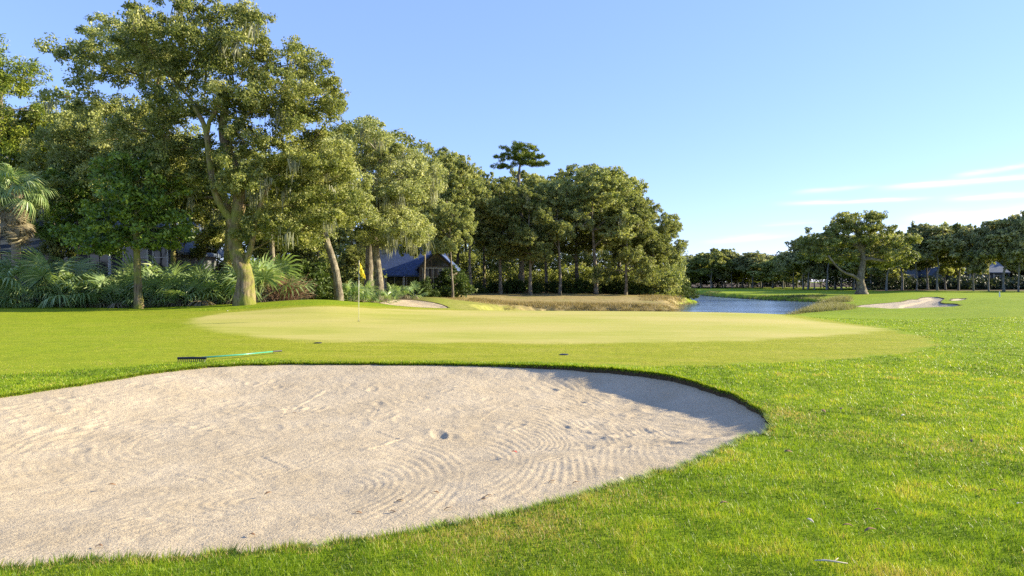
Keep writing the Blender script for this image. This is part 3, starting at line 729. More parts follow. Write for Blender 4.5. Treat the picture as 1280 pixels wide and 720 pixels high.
# ---- tree at the left edge of the picture
D3 = 42.0
o4 = np.array([*at(-8, D3), gz(*at(-8, D3))])
tr4 = local(o4, [(*o4, .3), W_(-6, 300, D3, .26), W_(-4, 220, D3, .2), W_(0, 140, D3, .14), W_(2, 80, D3, .08)])
lob4 = [lobe(o4, 0, 90, D3, 90, 90, 2.6, 22), lobe(o4, 10, 150, D3, 130, 90, 3.0, 30), lobe(o4, -10, 215, D3, 170, 100, 3.4, 32), lobe(o4, 45, 190, D3, 70, 80, 2.0, 12)]
t4 = tree_mesh(14, tr4, lob4, .8, .95, 420, .10, M['pine'], M['bark'], 10, .4, 1.0, .02, 8, 0, aspect=.3, shell=.3)
place_tree(t4, 'pine_tree', *o4[:2], 'bushy yellow-green pine at the left edge of the photo, rising above the cabbage palm', 'tree', z=o4[2])
o11 = np.array([*at(97, 38), gz(*at(97, 38))])
t11 = tree_mesh(21, local(o11, [(*o11, .09), W_(97, 345, 38, .08), W_(98, 320, 38, .07), W_(97, 290, 38, .05), W_(96, 260, 38, .04)]), [lobe(o11, 100, 285, 38, 90, 60, 1.8, 26), lobe(o11, 80, 245, 38, 80, 70, 1.8, 18)], .6, .7, 260, .10, M['magnolia'], M['bark'], 8, .4, .7, .014, 7, 0, aspect=.45)
place_tree(t11, 'young_tree', *o11[:2], 'thin young tree in front of the grey roof, right of the cabbage palm', 'tree', z=o11[2])
o12 = np.array([*at(216, 40), gz(*at(216, 40))])
t12 = tree_mesh(22, local(o12, [(*o12, .16), W_(216, 345, 40, .15), W_(217, 310, 40, .14), W_(218, 270, 40, .11), W_(220, 225, 40, .07)]), [lobe(o12, 228, 235, 40, 110, 110, 2.3, 34), lobe(o12, 255, 290, 41, 60, 60, 1.6, 12)], .65, .8, 360, .095, M['oak'], M['bark_mossy'], 10, .4, .8, .016, 8, 8)
place_tree(t12, 'oak_tree', *o12[:2], 'slim oak in front of the white window of the gabled wing on the left', 'tree', z=o12[2])
o13 = np.array([*at(62, 45), gz(*at(62, 45))])
t13 = tree_mesh(23, local(o13, [(*o13, .28), W_(62, 320, 45, .25), W_(64, 270, 45, .2), W_(70, 220, 45, .14), W_(75, 170, 45, .09)]), [lobe(o13, 80, 185, 45, 130, 120, 3, 44), lobe(o13, 60, 240, 45, 140, 70, 3, 26)], .85, 1.0, 380, .11, M['oak_dark'], M['bark'], 10, .4, .9, .018, 8, 8)
place_tree(t13, 'oak_tree', *o13[:2], 'dark oak behind the cabbage palm filling the gap left of the spreading crown', 'tree', z=o13[2])
# ---- leaning oak and its slender neighbour right of the big one
D4 = 40.0
o5 = np.array([*at(424, D4), gz(*at(424, D4))])
tr5 = local(o5, [(*o5, .26), W_(421, 345, D4, .23), W_(416, 325, D4, .21), W_(409, 305, D4, .19), W_(404, 280, D4, .16), W_(408, 245, D4, .13), W_(412, 205, D4, .09)])
lob5 = [lobe(o5, 400, 225, D4, 130, 120, 2.6, 44), lobe(o5, 372, 285, D4, 110, 60, 2.2, 22), lobe(o5, 430, 265, D4+1, 80, 60, 2.0, 12)]
t5 = tree_mesh(15, tr5, [l[:6]+(int(l[6]*1.4),) for l in lob5], .52, .64, 400, .068, M['oak_pale'], M['bark'], 12, .5, .8, .016, 8, 10, shell=.2)
place_tree(t5, 'oak_tree', *o5[:2], 'pale leafy oak with a trunk leaning left, between the brown twiggy shrub and the flag', 'tree', z=o5[2])
o6 = np.array([*at(341, 37), gz(*at(341, 37))])
tr6 = local(o6, [(*o6, .15), W_(341, 340, 37, .14), W_(340, 305, 37, .13), W_(338, 270, 37, .11), W_(336, 235, 37, .07)])
t6 = tree_mesh(16, tr6, [lobe(o6, 336, 245, 37, 90, 80, 1.7, 24)], .6, .75, 340, .09, M['oak_dark'], M['bark'], 10, .5, .8, .016, 8, 4)
place_tree(t6, 'oak_tree', *o6[:2], 'small oak with a thin straight grey trunk behind the brown twiggy shrub', 'tree', z=o6[2])
# ---- pale mossy oak right of the flag
D5 = 46.0
o7 = np.array([*at(473, D5), gz(*at(473, D5))])
tr7 = local(o7, [(*o7, .33), W_(474, 355, D5, .29), W_(472, 335, D5, .27), W_(469, 310, D5, .25), W_(467, 285, D5, .22), W_(472, 255, D5, .18), W_(478, 220, D5, .13), W_(470, 185, D5, .09)])
lob7 = [lobe(o7, 455, 190, D5, 110, 80, 3.2, 34), lobe(o7, 505, 235, D5, 90, 80, 3.2, 30), lobe(o7, 495, 290, D5-.5, 100, 60, 3, 30), lobe(o7, 450, 250, D5, 90, 70, 3, 18), lobe(o7, 528, 225, D5+1, 50, 70, 2, 10)]
lim7 = local(o7, [W_(468, 290, D5, .14), W_(485, 268, D5-.5, .12), W_(505, 285, D5-.8, .09), W_(520, 300, D5-1, .05)])
t7 = tree_mesh(17, tr7, [l[:6]+(int(l[6]*1.4),) for l in lob7], .6, .72, 430, .072, M['oak_pale'], M['bark'], 14, .4, .9, .018, 9, 70, extra_limbs=[lim7], shell=.25)
place_tree(t7, 'oak_tree', *o7[:2], 'pale mossy oak right of the flag, its drooping branches hung with grey moss', 'tree', z=o7[2])
o8 = np.array([*at(461, 50), gz(*at(461, 50))])
tr8 = local(o8, [(*o8, .34), W_(461, 345, 50, .3), W_(462, 310, 50, .28), W_(464, 280, 50, .24), W_(458, 230, 50, .18), W_(450, 180, 50, .1)])
t8 = tree_mesh(18, tr8, [lobe(o8, 440, 195, 51, 90, 90, 3, 26), lobe(o8, 500, 215, 52, 70, 100, 3, 18)], .85, 1.0, 360, .11, M['oak'], M['bark'], 12, .5, .9, .018, 8, 8)
place_tree(t8, 'oak_tree', *o8[:2], 'oak whose thick brown trunk stands half hidden directly behind the mossy oak', 'tree', z=o8[2])

# ---- general oak kinds for the woods
def gen_oak(seed, H, Wd, base, n, crad, nl, ls, mat, bark, lean=0.0, moss=0, k=10, tr_r=.3, low=False, sub=7, mind=.66):
    rng = RS(seed); R = Wd/2
    tk = [(0, 0, 0, tr_r)]; x = y_ = 0
    for i in range(1, 7):
        t = i/6; x += rng.normal(0, .12)+lean*.3; y_ += rng.normal(0, .12); tk.append((x, y_, t*H*.72, tr_r*(1-.78*t)))
    lo = []
    m = 6
    lo.append((x*.8, y_*.8, H*.80, R*.62, R*.62, H*.16, int(n*.28)))
    for i in range(m):
        a = i/m*2*PI+rng.uniform(-.3, .3); rr = R*rng.uniform(.48, .62); zc = H*rng.uniform(base+.16, .78)
        lo.append((rr*math.cos(a)+x*.5, rr*math.sin(a)+y_*.5, zc, R*rng.uniform(.32, .46), R*rng.uniform(.32, .46), H*rng.uniform(.10, .16), int(n*.14)))
    for i in range(11):
        a = rng.uniform(0, 6.28); f = rng.uniform(.45, 1.12); q = R*rng.uniform(.17, .30)
        lo.append((R*.92*f*math.cos(a), R*.92*f*math.sin(a), H*(.98-.42*f*f)+rng.uniform(-.3, .3), q, q, q*.8, max(3, int(n*.05))))
    if low:
        for i in range(4):
            a = rng.uniform(0, 6.28); lo.append((R*.7*math.cos(a), R*.7*math.sin(a), H*.18, R*.35, R*.35, H*.14, int(n*.08)))
    return tree_mesh(seed, tk, lo, mind, crad, nl, ls, mat, bark, k, .42, 1.2, .022, sub, moss, shell=.5)
mid = [gen_oak(31, 14, 9, .18, 150, .64, 260, .10, M['oak'], M['bark'], tr_r=.25, moss=8),
       gen_oak(32, 14, 8, .24, 130, .62, 250, .10, M['oak_dark'], M['bark'], .3, tr_r=.21, moss=4),
       gen_oak(33, 14, 10, .16, 150, .64, 260, .10, M['oak_dark'], M['bark'], -.2, tr_r=.27, moss=6),
       gen_oak(34, 13, 10, .08, 160, .66, 260, .10, M['oak'], M['bark'], .2, tr_r=.25, low=True, moss=10)]
far = [gen_oak(41, 12, 9, .12, 110, .95, 180, .20, M['far_oak'], M['bark_far'], .2, k=7, tr_r=.22, sub=6, mind=.75),
       gen_oak(42, 12, 10, .16, 115, .95, 180, .20, M['far_oak'], M['bark_far'], -.5, k=7, tr_r=.22, sub=6, mind=.75),
       gen_oak(43, 12, 8, .12, 100, .95, 180, .20, M['oak_dark'], M['bark_far'], .1, k=7, tr_r=.22, sub=6, mind=.75)]
far += [gen_oak(44, 13, 7, .30, 70, .85, 180, .20, M['far_oak'], M['bark_far'], .1, k=7, tr_r=.2, sub=6, mind=.75), gen_oak(45, 12, 12, .16, 120, .95, 170, .20, M['oak'], M['bark_far'], -.3, k=7, tr_r=.24, sub=6, mind=.8)]
# wood on the peninsula: (column, distance, top, width px, kind, label)
G1 = 'oaks of the wood behind the green'
midlist = [
 (530,61,236,70,1,'slim dark oak right in front of the blue roof'),
 (566,60,250,60,2,'slim oak at the right corner of the gabled garden room'),
 (512,74,215,84,1,'dark oak rising just right of the pale mossy oak above the blue-roofed house'),
 (536,84,188,92,2,'oak with the highest dark crown between the mossy oak and the umbrella pine'),
 (556,72,200,80,0,'oak with a pale straight trunk beside the gabled window of the blue-roofed house'),
 (571,86,196,80,1,'dark oak behind the gabled window, one trunk further right'),
 (590,76,222,74,2,'low-crowned dark oak left of the thin silver trunk'),
 (606,90,216,76,1,'oak with a thin silver-blue trunk standing clear at the edge of the wood'),
 (626,78,219,72,0,'green oak below and left of the umbrella pine'),
 (648,88,212,84,2,'dense oak whose crown stands right in front of the umbrella pine trunk'),
 (663,75,224,70,0,'oak with a short pale trunk at the grass edge right below the umbrella pine'),
 (684,84,214,80,1,'oak just right of the umbrella pine with dark leaves'),
 (700,77,228,74,2,'oak with a dark bare trunk left of the tallest crown of the wood'),
 (722,88,208,88,0,'oak with a wide ragged top left in the tallest clump of the wood'),
 (745,78,210,98,1,'tall open-branched oak with the broadest crown of the middle wood'),
 (770,88,216,92,2,'oak filling the right shoulder of the tallest clump behind the green'),
 (782,78,246,80,3,'low leafy oak with foliage nearly to the ground right of the tall open-branched oak'),
 (800,84,252,66,0,'oak with one limb reaching right over the water side of the wood'),
 (818,82,286,54,3,'small rounded oak at the right end of the wood beside the water'),
 (832,90,268,44,1,'last thin oak at the water end of the wood'),
]
for (px, d, top, w, k, lab) in midlist:
    px_tree(mid[k], 'oak_tree', px, d, top, w, lab, 'tree', G1)
G1b = 'dark trees deep in the wood'
for i, (px, d, top, w, k) in enumerate([(395,62,230,90,2),(440,66,220,90,1),(480,96,222,80,2),(525,100,215,80,1),(580,102,225,84,2),(635,104,225,84,1),(680,102,230,84,2),(735,104,230,84,1),(785,100,260,74,2),(300,60,180,110,1),(230,62,190,110,2),(120,64,200,130,1),(40,62,190,130,2)]):
    px_tree(mid[k], 'background_tree', px, d, top, w, 'shaded oak deep in the wood behind the front row of trees', 'tree', G1b)
# umbrella pine
rngp = RS(51); D6 = 82.0
o9 = np.array([*at(652, D6), gz(*at(652, D6))])
trp = local(o9, [(*o9, .3), W_(653, 300, D6, .26), W_(651, 250, D6, .22), W_(648, 222, D6, .18), W_(650, 205, D6, .12), W_(655, 192, D6, .07)])
lobp = [lobe(o9, 648, 187, D6, 44, 13, 1.9, 14), lobe(o9, 634, 196, D6, 28, 9, 1.3, 8), lobe(o9, 663, 195, D6, 42, 12, 1.7, 13), lobe(o9, 673, 206, D6, 26, 8, 1.2, 8), lobe(o9, 631, 207, D6, 20, 6, 1.1, 5), lobe(o9, 651, 203, D6, 30, 8, 1.3, 7)]
pn = tree_mesh(52, trp, lobp, .45, .62, 420, .11, M['pine'], M['bark'], 8, .55, .7, .03, 7, 0, flat=.4, aspect=.25, shell=.1)
place_tree(pn, 'pine_tree', *o9[:2], 'lone umbrella-topped pine poking above the middle of the wood', 'tree', z=o9[2])

# ---- right oak, 100 m away
D7 = 100.0
o10 = np.array([*at(1077, D7), gz(*at(1077, D7))])
tr10 = local(o10, [(*o10, .78), W_(1077, 361, D7, .56), W_(1075, 350, D7, .48), W_(1077, 338, D7, .44), W_(1080, 324, D7, .36), W_(1076, 308, D7, .34), W_(1072, 292, D7, .3), W_(1070, 278, D7, .18)])
lr1 = local(o10, [W_(1077, 352, D7, .26), W_(1066, 344, D7-1, .23), W_(1057, 342, D7-2, .19), W_(1046, 334, D7-2.5, .13), W_(1034, 318, D7-3, .14)])
lr2 = local(o10, [W_(1077, 325, D7, .28), W_(1088, 323, D7-.5, .24), W_(1100, 326, D7-1, .19), W_(1112, 325, D7-1, .13), W_(1126, 318, D7-1, .10)])
lr3 = local(o10, [W_(1076, 312, D7, .22), W_(1066, 304, D7, .28), W_(1054, 298, D7, .2), W_(1040, 292, D7, .12)])
lr4 = local(o10, [W_(1077, 312, D7, .3), W_(1086, 308, D7-.5, .24), W_(1096, 300, D7-.5, .15)])
lob10 = [lobe(o10, 1072, 283, D7, 70, 34, 4, 34), lobe(o10, 1030, 300, D7, 52, 34, 4, 26), lobe(o10, 1018, 318, D7, 36, 26, 3.5, 14), lobe(o10, 1100, 298, D7, 50, 34, 4, 22), lobe(o10, 1118, 318, D7, 50, 34, 3.5, 22), lobe(o10, 1050, 322, D7+2, 60, 22, 3, 20), lobe(o10, 1105, 328, D7+2, 60, 26, 3, 24), lobe(o10, 1075, 300, D7, 100, 40, 4, 30), lobe(o10, 1008, 306, D7, 22, 14, 2, 6), lobe(o10, 1135, 300, D7, 26, 14, 2, 7), lobe(o10, 1050, 272, D7, 22, 10, 2, 5), lobe(o10, 1092, 270, D7, 24, 10, 2, 6)]
t10 = tree_mesh(61, tr10, lob10, .78, .86, 260, .13, M['oak'], M['bark'], 14, .6, 1.2, .03, 7, 0, extra_limbs=[lr1, lr2, lr3, lr4], shell=.3)
place_tree(t10, 'oak_tree', *o10[:2], 'huge stout live oak standing alone on the right behind the long bunker', 'tree', z=o10[2])

ORD = ['first','second','third','fourth','fifth','sixth','seventh','eighth','ninth','tenth','eleventh','twelfth','thirteenth','fourteenth','fifteenth','sixteenth','seventeenth','eighteenth','nineteenth','twentieth','twenty-first','twenty-second']
# row on the right behind the bunker
rowr = [(1108,122,288,56,0),(1128,130,291,54,1),(1146,124,284,50,2),(1160,134,279,56,0),(1172,122,277,54,1),(1182,130,281,54,2),(1198,126,287,48,1),(1217,120,285,50,0),(1236,118,283,50,2),(1255,116,277,52,1),(1273,114,270,58,0),(1296,112,266,60,2),(1322,116,270,60,1),(1350,112,268,64,0)]
for i, (px, d, top, w, k) in enumerate(rowr):
    px_tree(far[(k+i*3) % 5], 'oak_tree', px, d, top, w*(1+.25*math.sin(i*2.3)), '%s tree from the left in the row behind the long right bunker' % ORD[i], 'tree', 'tall trees behind the right bunker')
for i, px in enumerate(range(1010, 1400, 27)):
    px_tree(far[(i*2+1) % 5], 'background_tree', px+(i*7) % 11, 152+(i*5) % 9, 296-(i % 3)*3, 60, 'shaded tree in the back row behind the houses on the right', 'tree', 'back row of trees on the right')
# far bank
rowf = [(850,196,330,44,2),(862,208,326,44,0),(876,200,322,42,1),(889,192,320,44,0),(903,204,314,42,2),(915,194,319,46,1),(929,202,318,44,0),(941,190,317,44,2),(953,196,319,44,1),(966,186,320,44,0),(979,180,318,46,2),(992,170,318,46,1),(1004,160,314,48,0),(1018,150,306,50,2),(1034,146,302,50,1),(1052,150,300,54,0),(1068,144,304,54,2),(1088,142,298,54,1)]
for i, (px, d, top, w, k) in enumerate(rowf):
    px_tree(far[(k+i*3) % 5], 'oak_tree', px, d, top, w*(1+.25*math.sin(i*2.3)), '%s tree from the left in the distant row beyond the lake' % ORD[i], 'tree', 'distant trees beyond the lake')
for i in range(13):
    px = 846+i*15
    px_tree(far[(i+2) % 5], 'background_tree', px, 226-i*3, 326-(i % 4)*2, 50, 'far tree in the rear row beyond the lake', 'tree', 'rear row beyond the lake')

for (px, d, top, w, k) in ((-70,44,90,170,0),(-170,42,70,180,2),(-270,46,100,180,1),(-370,42,90,180,0),(-110,60,150,180,2),(-220,62,150,180,1),(-330,60,150,180,2),(-430,56,130,200,0)):
    px_tree(mid[k], 'background_tree', px, d, top, w, 'oak of the wood carrying on past the left edge of the photo', 'tree', 'oaks past the left edge')
G5 = 'leafy understory trees under the left oaks'
for i, (px, d, top, w) in enumerate(((70,41,268,50),(272,44,270,50),(330,42,290,50),(372,46,300,46),(445,54,300,44))):
    px_tree(mid[3], 'understory_tree', px, d, top, w, 'small leafy understory tree in the shade of the left oaks', 'tree', G5)
# ---- undergrowth masses
def thicket(name, seed, rects, label, mat, crad, nl, ls):
    rng = RS(seed); P = []
    for (p0, p1, d0, d1, zt, n) in rects:
        for _ in range(n):
            px = rng.uniform(p0, p1); d = rng.uniform(d0, d1); x, y_ = at(px, d); P.append((x, y_, gz(x, y_)+rng.uniform(.05, 1)**.8*zt))
    P = np.array(P); V, Fq, T = leaves(rng, P, crad*rng.uniform(.7, 1.3, len(P)), nl, ls, .5, 6, .8, .4, .16, np.clip(rng.normal(.35, .1, len(P)), 0, 1))
    tag(build(name, V, [Fq], mat, None, T), label, None, None, 'stuff')
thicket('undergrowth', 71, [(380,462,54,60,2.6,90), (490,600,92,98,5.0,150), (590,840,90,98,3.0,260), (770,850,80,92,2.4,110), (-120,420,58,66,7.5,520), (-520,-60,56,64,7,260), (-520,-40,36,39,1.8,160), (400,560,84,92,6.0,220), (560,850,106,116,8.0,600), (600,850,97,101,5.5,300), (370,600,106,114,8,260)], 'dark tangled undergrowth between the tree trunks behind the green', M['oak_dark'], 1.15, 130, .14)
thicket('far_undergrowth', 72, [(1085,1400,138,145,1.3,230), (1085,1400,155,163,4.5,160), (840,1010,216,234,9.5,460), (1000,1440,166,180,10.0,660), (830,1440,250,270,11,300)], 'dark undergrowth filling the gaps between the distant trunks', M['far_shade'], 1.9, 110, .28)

# ------------------------------------------------------------------ palms
def frond_mesh(name, seed, Lp, R, nl, droop, wid, mat, link=False):
    rng = RS(seed); mb = MB()
    pts = [(0, 0, 0), (0, .02*Lp, Lp*.5), (0, -.03*Lp, Lp)]
    mb.tube(pts, [.016, .012, .008], 4, False, .7)
    c = np.array(pts[-1])
    for i in range(nl):
        a = (-1+2*i/(nl-1))*math.radians(128)+rng.normal(0, .03); Ln = R*(1-.30*abs(a)/2.2)*rng.uniform(.88, 1.08)
        d = np.array([math.sin(a), 0, math.cos(a)]); side = np.array([math.cos(a), 0, -math.sin(a)]); up = np.array([0, 1, 0]); tw = rng.normal(0, .25)
        side = side*math.cos(tw)+up*math.sin(tw); V = []
        for t, w in ((.02, .25), (.35, 1.0), (.68, .8), (1.0, .06)):
            p = c+d*Ln*t*(1-.12*t*t)-up*Ln*droop*t**2.4*(1+.3*rng.rand())-np.array([0, 0, 1])*Ln*droop*.35*t**3
            V += [p-side*wid*w, p+side*wid*w]
        tt = np.clip(rng.normal(.45, .16), 0, 1)
        mb.add(V, [(0, 1, 3, 2), (2, 3, 5, 4), (4, 5, 7, 6)], tt)
    return mb.build(name, mat, link=link)
PF = [frond_mesh('frond', 80+i, .75, .68, 18, .20+.12*i, .025, M['palm']) for i in range(3)]
PFd = [frond_mesh('frond', 84+i, .55, .60, 16, .6, .022, M['palm_dry']) for i in range(2)]
PB = [frond_mesh('frond', 86+i, 1.35, 1.1, 28, .34+.1*i, .032, M['palm']) for i in range(3)]
PC = [frond_mesh('frond', 90+i, 1.0, 1.0, 26, .55+.15*i, .030, M['palm']) for i in range(3)]
PCd = [frond_mesh('dead_frond', 94+i, .9, .85, 22, .75, .026, M['palm_dry']) for i in range(2)]
def frond(src, parent, loc, th, az, roll=0, s=1.0):
    c_ = src.copy(); C.objects.link(c_); c_.parent = parent; c_.location = loc; c_.rotation_euler = (th, roll, az); c_.scale = (s, s, s); return c_
def fan_plant(name, px, d, n, srcs, dry, sc_, label, group=None, cat='palmetto', spread=(8, 82)):
    x, y_ = at(px, d); e = empty(name, (x, y_, gz(x, y_)), random.uniform(0, 6.28), label, cat, group)
    for i in range(n):
        az = i*2.4+random.uniform(-.3, .3); th = math.radians(spread[0]+(spread[1]-spread[0])*((i+.5)/n)**.8+random.uniform(-6, 6))
        src = random.choice(dry) if (dry and i > n*.78) else random.choice(srcs)
        frond(src, e, (0, 0, .02), th, az, random.uniform(-.25, .25), sc_*random.uniform(.8, 1.1))
    return e
big_l = ['big blue-green fan palm at the left edge below the cabbage palm', 'big fan palm just right of the cabbage palm with wide drooping fans', 'fan palm leaning right, fourth clump from the left edge of the photo', 'low fan palm tucked in front at the far left by the grass edge', 'fan palm behind the two big ones, its fans showing above them']
for (px, d, s_, l_) in ((8, 33.9, 1.4, 0), (60, 34.2, 1.5, 1), (98, 34.8, 1.25, 2), (36, 33.7, .8, 3), (44, 36.0, 1.7, 4)):
    fan_plant('fan_palm', px, d, 15, PB, None, s_, big_l[l_], None, 'palm')
pal = [(-20,34.4),(112,34.3),(127,34.9),(118,36.2),(143,34.3),(150,35.6),(163,34.6),(188,34.3),(196,35.4),(207,34.4),(216,36.0),(224,34.3),(236,35.3),(245,34.2),(254,36.2),(262,34.6),(275,35.0),(283,36.0),(206,37),(232,37.4),(180,36.6),(322,34.6),(332,36.0),(340,37.2),(326,37.8),(268,37.6)]
for i, (px, d) in enumerate(pal):
    fan_plant('saw_palmetto', px, d, 11, PF, PFd, random.uniform(1.45, 1.95) if i < 18 else 2.3, 'saw palmetto in the thicket along the grass edge under the left trees', 'saw palmettos under the left trees')
pal2 = [(430,43.5,1.3,'saw palmetto with pale fans against the leaning trunk left of the flag'), (441,42.8,1.35,'bright saw palmetto just left of the flagstick'), (455,43.5,1.2,'saw palmetto just right of the flagstick'), (485,44.5,1.0,'small saw palmetto at the right foot of the mossy oak'),
        (494,50,1.15,'saw palmetto in front of the blue-roofed house, left one'), (516,51,1.2,'saw palmetto in front of the blue-roofed house, right one'), (560,66,1.1,'small saw palmetto by the patio of the gabled window'), (398,44,1.4,'shaded saw palmetto on the mound behind the brown shrub'), (380,43.5,1.3,'shaded saw palmetto right of the brown twiggy shrub')]
for px, d, s_, l_ in pal2: fan_plant('saw_palmetto', px, d, 11, PF, PFd, s_, l_, 'saw palmettos round the flag')
# cabbage palm
Dp = 34.4; x, y_ = at(20, Dp); z = gz(x, y_); hp = EYE+(HY-243)/F*Dp-z
cp = empty('cabbage_palm', (x, y_, z), 0, 'tall cabbage palm with a skirt of dead fronds at the far left', 'palm')
mb = MB(); rng = RS(9); mb.tube([(0, 0, -.3), (.03, 0, hp*.3), (0, 0, hp*.7), (.05, 0, hp)], [.24, .20, .20, .26], 12, True, .5, .08, rng)
mb.build('trunk', M['bark_palm'], cp, True)
mb = MB()
for i in range(60):
    a = i*2.4; zz = hp-.1-i*.028; r = .20; p = np.array([r*math.cos(a), r*math.sin(a), zz]); q = p+np.array([math.cos(a)*.22, math.sin(a)*.22, .32])
    mb.tube([p, q], [.045, .02], 4, True, .5)
mb.build('boots', M['bark_palm'], cp)
for i in range(26):
    th = math.radians(12+100*((i+.5)/26)); frond(random.choice(PC), cp, (0, 0, hp), th, i*2.4, random.uniform(-.3, .3), random.uniform(.9, 1.1))
for i in range(30):
    frond(random.choice(PCd), cp, (0, 0, hp-.15-.045*i), math.radians(random.uniform(135, 168)), i*2.4, random.uniform(-.4, .4), random.uniform(.8, 1.1))
# a second palm head among the trees at the left
# ------------------------------------------------------------------ shrubs
rng = RS(101); mb = MB()
for i in range(420):
    a = rng.uniform(0, 6.28); el = rng.uniform(.15, 1.45); Ln = rng.uniform(.7, 1.45)*(1.15 if el < .9 else .95)
    d = np.array([math.cos(a)*math.cos(el)*1.15, math.sin(a)*math.cos(el), math.sin(el)]); s0 = rng.normal(0, .22, 3); s0[2] = 0
    p1 = s0+d*Ln*.5; p2 = s0+d*Ln+rng.normal(0, .12, 3)-np.array([0, 0, .12]); 
    mb.tube([s0, p1, p2], [.008, .007, .005], 3, False, np.clip(rng.normal(.5, .22), 0, 1))
    for k in range(3):
        q = p1+(p2-p1)*rng.uniform(0, 1); mb.tube([q, q+rng.normal(0, .16, 3)+d*.12], [.006, .004], 3, False, np.clip(rng.normal(.6, .22), 0, 1))
x, y_ = at(355, 35.6); e = empty('dry_shrub', (x, y_, gz(x, y_)), 0, 'leafless brown twiggy shrub on the mound right of the massive oak', 'shrub')
tw = mb.build('twigs', M['twig'], e); tw['kind'] = 'stuff'
def bush(seed, w, h, n, nl, ls, mat):
    rng = RS(seed); P = []
    for _ in range(n):
        v = rng.normal(0, 1, 3); v /= np.linalg.norm(v); v[2] = abs(v[2]); r = rng.uniform(.5, 1)
        P.append((v[0]*w/2*r, v[1]*w/2*r, .15+v[2]*h*.85*r))
    mb = MB()
    for p in P[::2]: mb.tube([(0, 0, -.1), (p[0]*.4, p[1]*.4, p[2]*.5), p], [.03, .02, .01], 4, False)
    V, Fq, T = leaves(rng, P, .55*min(1, h/1.6), nl, ls, .5, 7, .9, .5)
    return [mb.build('stem', M['bark'], link=False), build('foliage', V, [Fq], mat, None, T, link=False)]
def put(parts, name, px, d, s_, label, group=None, cat='bush', sz=None):
    x, y_ = at(px, d); e = empty(name, (x, y_, gz(x, y_)), random.uniform(0, 6), label, cat, group); e.scale = (s_, s_, sz or s_)
    for p in parts: c_ = p.copy(); C.objects.link(c_); c_.parent = e
    return e
B1 = bush(111, 4.2, 2.2, 46, 300, .07, M['shrub']); B2 = bush(112, 2.2, 1.5, 22, 260, .07, M['shrub'])
put(B1, 'bush', 846, 86, 1.0, 'rounded green bush at the water end of the wood, bigger of the two there')
put(B1, 'bush', 861, 88, .62, 'smaller rounded bush at the very tip of the bank by the water')
put(B1, 'bush', 826, 84, .8, 'green bush under the last trees, left of the rounded one by the water')
for i, px in enumerate((598, 616, 634, 647, 672, 690, 708, 727, 741, 756, 770, 788, 806)):
    put(B2, 'bush', px, 80+(i*3) % 4, .8+.1*(i % 4), 'low bush along the front edge of the wood behind the dry bank', 'low bushes along the front of the wood')
for (px, d, s_, lab) in ((530, 60, 1.0, 'round green bush in front of the porch of the blue-roofed house'), (372, 41, 1.4, 'dark shrub behind the mound, right of the brown twiggy shrub'), (392, 42, 1.5, 'dark shrub behind the mound left of the leaning trunk'), (570, 63, 1.7, 'dark shrub against the right side of the gabled garden room')):
    put(B2, 'bush', px, d, s_, lab)

# ------------------------------------------------------------------ grasses
def blades(n, P, h, w, lean, rng, seg2=False):
    n = len(P); a = rng.uniform(0, 2*PI, n); sx = np.stack([np.cos(a), np.sin(a), np.zeros(n)], 1)*w[:, None]/2
    b = rng.uniform(0, 2*PI, n); ln = np.stack([np.cos(b), np.sin(b), np.zeros(n)], 1)*(lean*h*rng.uniform(.1, 1, n))[:, None]
    tip = P+ln+np.stack([np.zeros(n), np.zeros(n), h], 1)
    V = np.stack([P-sx, P+sx, tip], 1).reshape(-1, 3)
    return V, np.arange(3*n).reshape(-1, 3)
rng = RS(201)
n = 900000
Yb = np.exp(rng.uniform(math.log(2.7), math.log(30), n)); ub = rng.uniform(-1.05, 1.05, n); Xb = ub*Yb
h0, ds_, _ = ground_h(Xb, Yb); dg_ = sdist(Xb, Yb, GREEN); df_ = sdist(Xb, Yb, FRINGE)
pn_ = fbm(Xb, Yb, .9, 3, 40); pn2 = fbm(Xb, Yb, 5, 2, 44)
keep = (ds_ > .004) & (dg_ > .1) & ((df_ > (pn_-.5)*.3) | ((rng.rand(n) < .55) & (Yb < 22))) & ((Yb < 17) | (rng.rand(n) < .7))
infr = (df_ < 0)
Xb, Yb, h0, pn_, pn2, infr = [q[keep] for q in (Xb, Yb, h0, pn_, pn2, infr)]
hb = np.where(infr, .012, .036)*rng.uniform(.5, 1.25, len(Xb))*(.6+.8*pn2)*np.where(Yb > 14, .8, 1)
wb = np.maximum(.0042, .0011*Yb)*rng.uniform(.7, 1.3, len(Xb))
V, Fq = blades(0, np.stack([Xb, Yb, h0-.004], 1), hb, wb, .9, rng)
tb = .38+(pn_-.5)*.75+(pn2-.5)*.9+rng.normal(0, .15, len(Xb)); bp = np.zeros(len(Xb))
for (px, py, rx, ry, am) in ((640,655,.55,.40,.8), (740,620,.45,.3,.6), (560,672,.4,.2,.6), (985,520,.25,.5,.7), (1060,545,.5,.25,.35), (1210,560,.7,.35,.4), (1155,515,.5,.3,.3), (590,690,.3,.2,.4)):
    cx_, cy_ = hit(px, py); bp = np.maximum(bp, am*np.exp(-((Xb-cx_)/rx)**2-((Yb-cy_)/ry)**2))
sB = sdist(Xb, Yb, BK); bp = np.maximum(bp, .45*sstep(.16, .0, sB)); dead = rng.rand(len(Xb)) < bp*(.5+pn2)
tb = np.where(rng.rand(len(Xb)) < .03, .97, tb); tb = np.where(dead, 1.0-rng.rand(len(Xb))*.06, tb); tb = np.where(infr, tb+.20, tb)
gr = build('grass', V, [Fq], M['grass'], None, np.repeat(np.clip(tb, 0, 1), 3)); tag(gr, 'short bright green rough grass around the bunker', None, None, 'stuff')
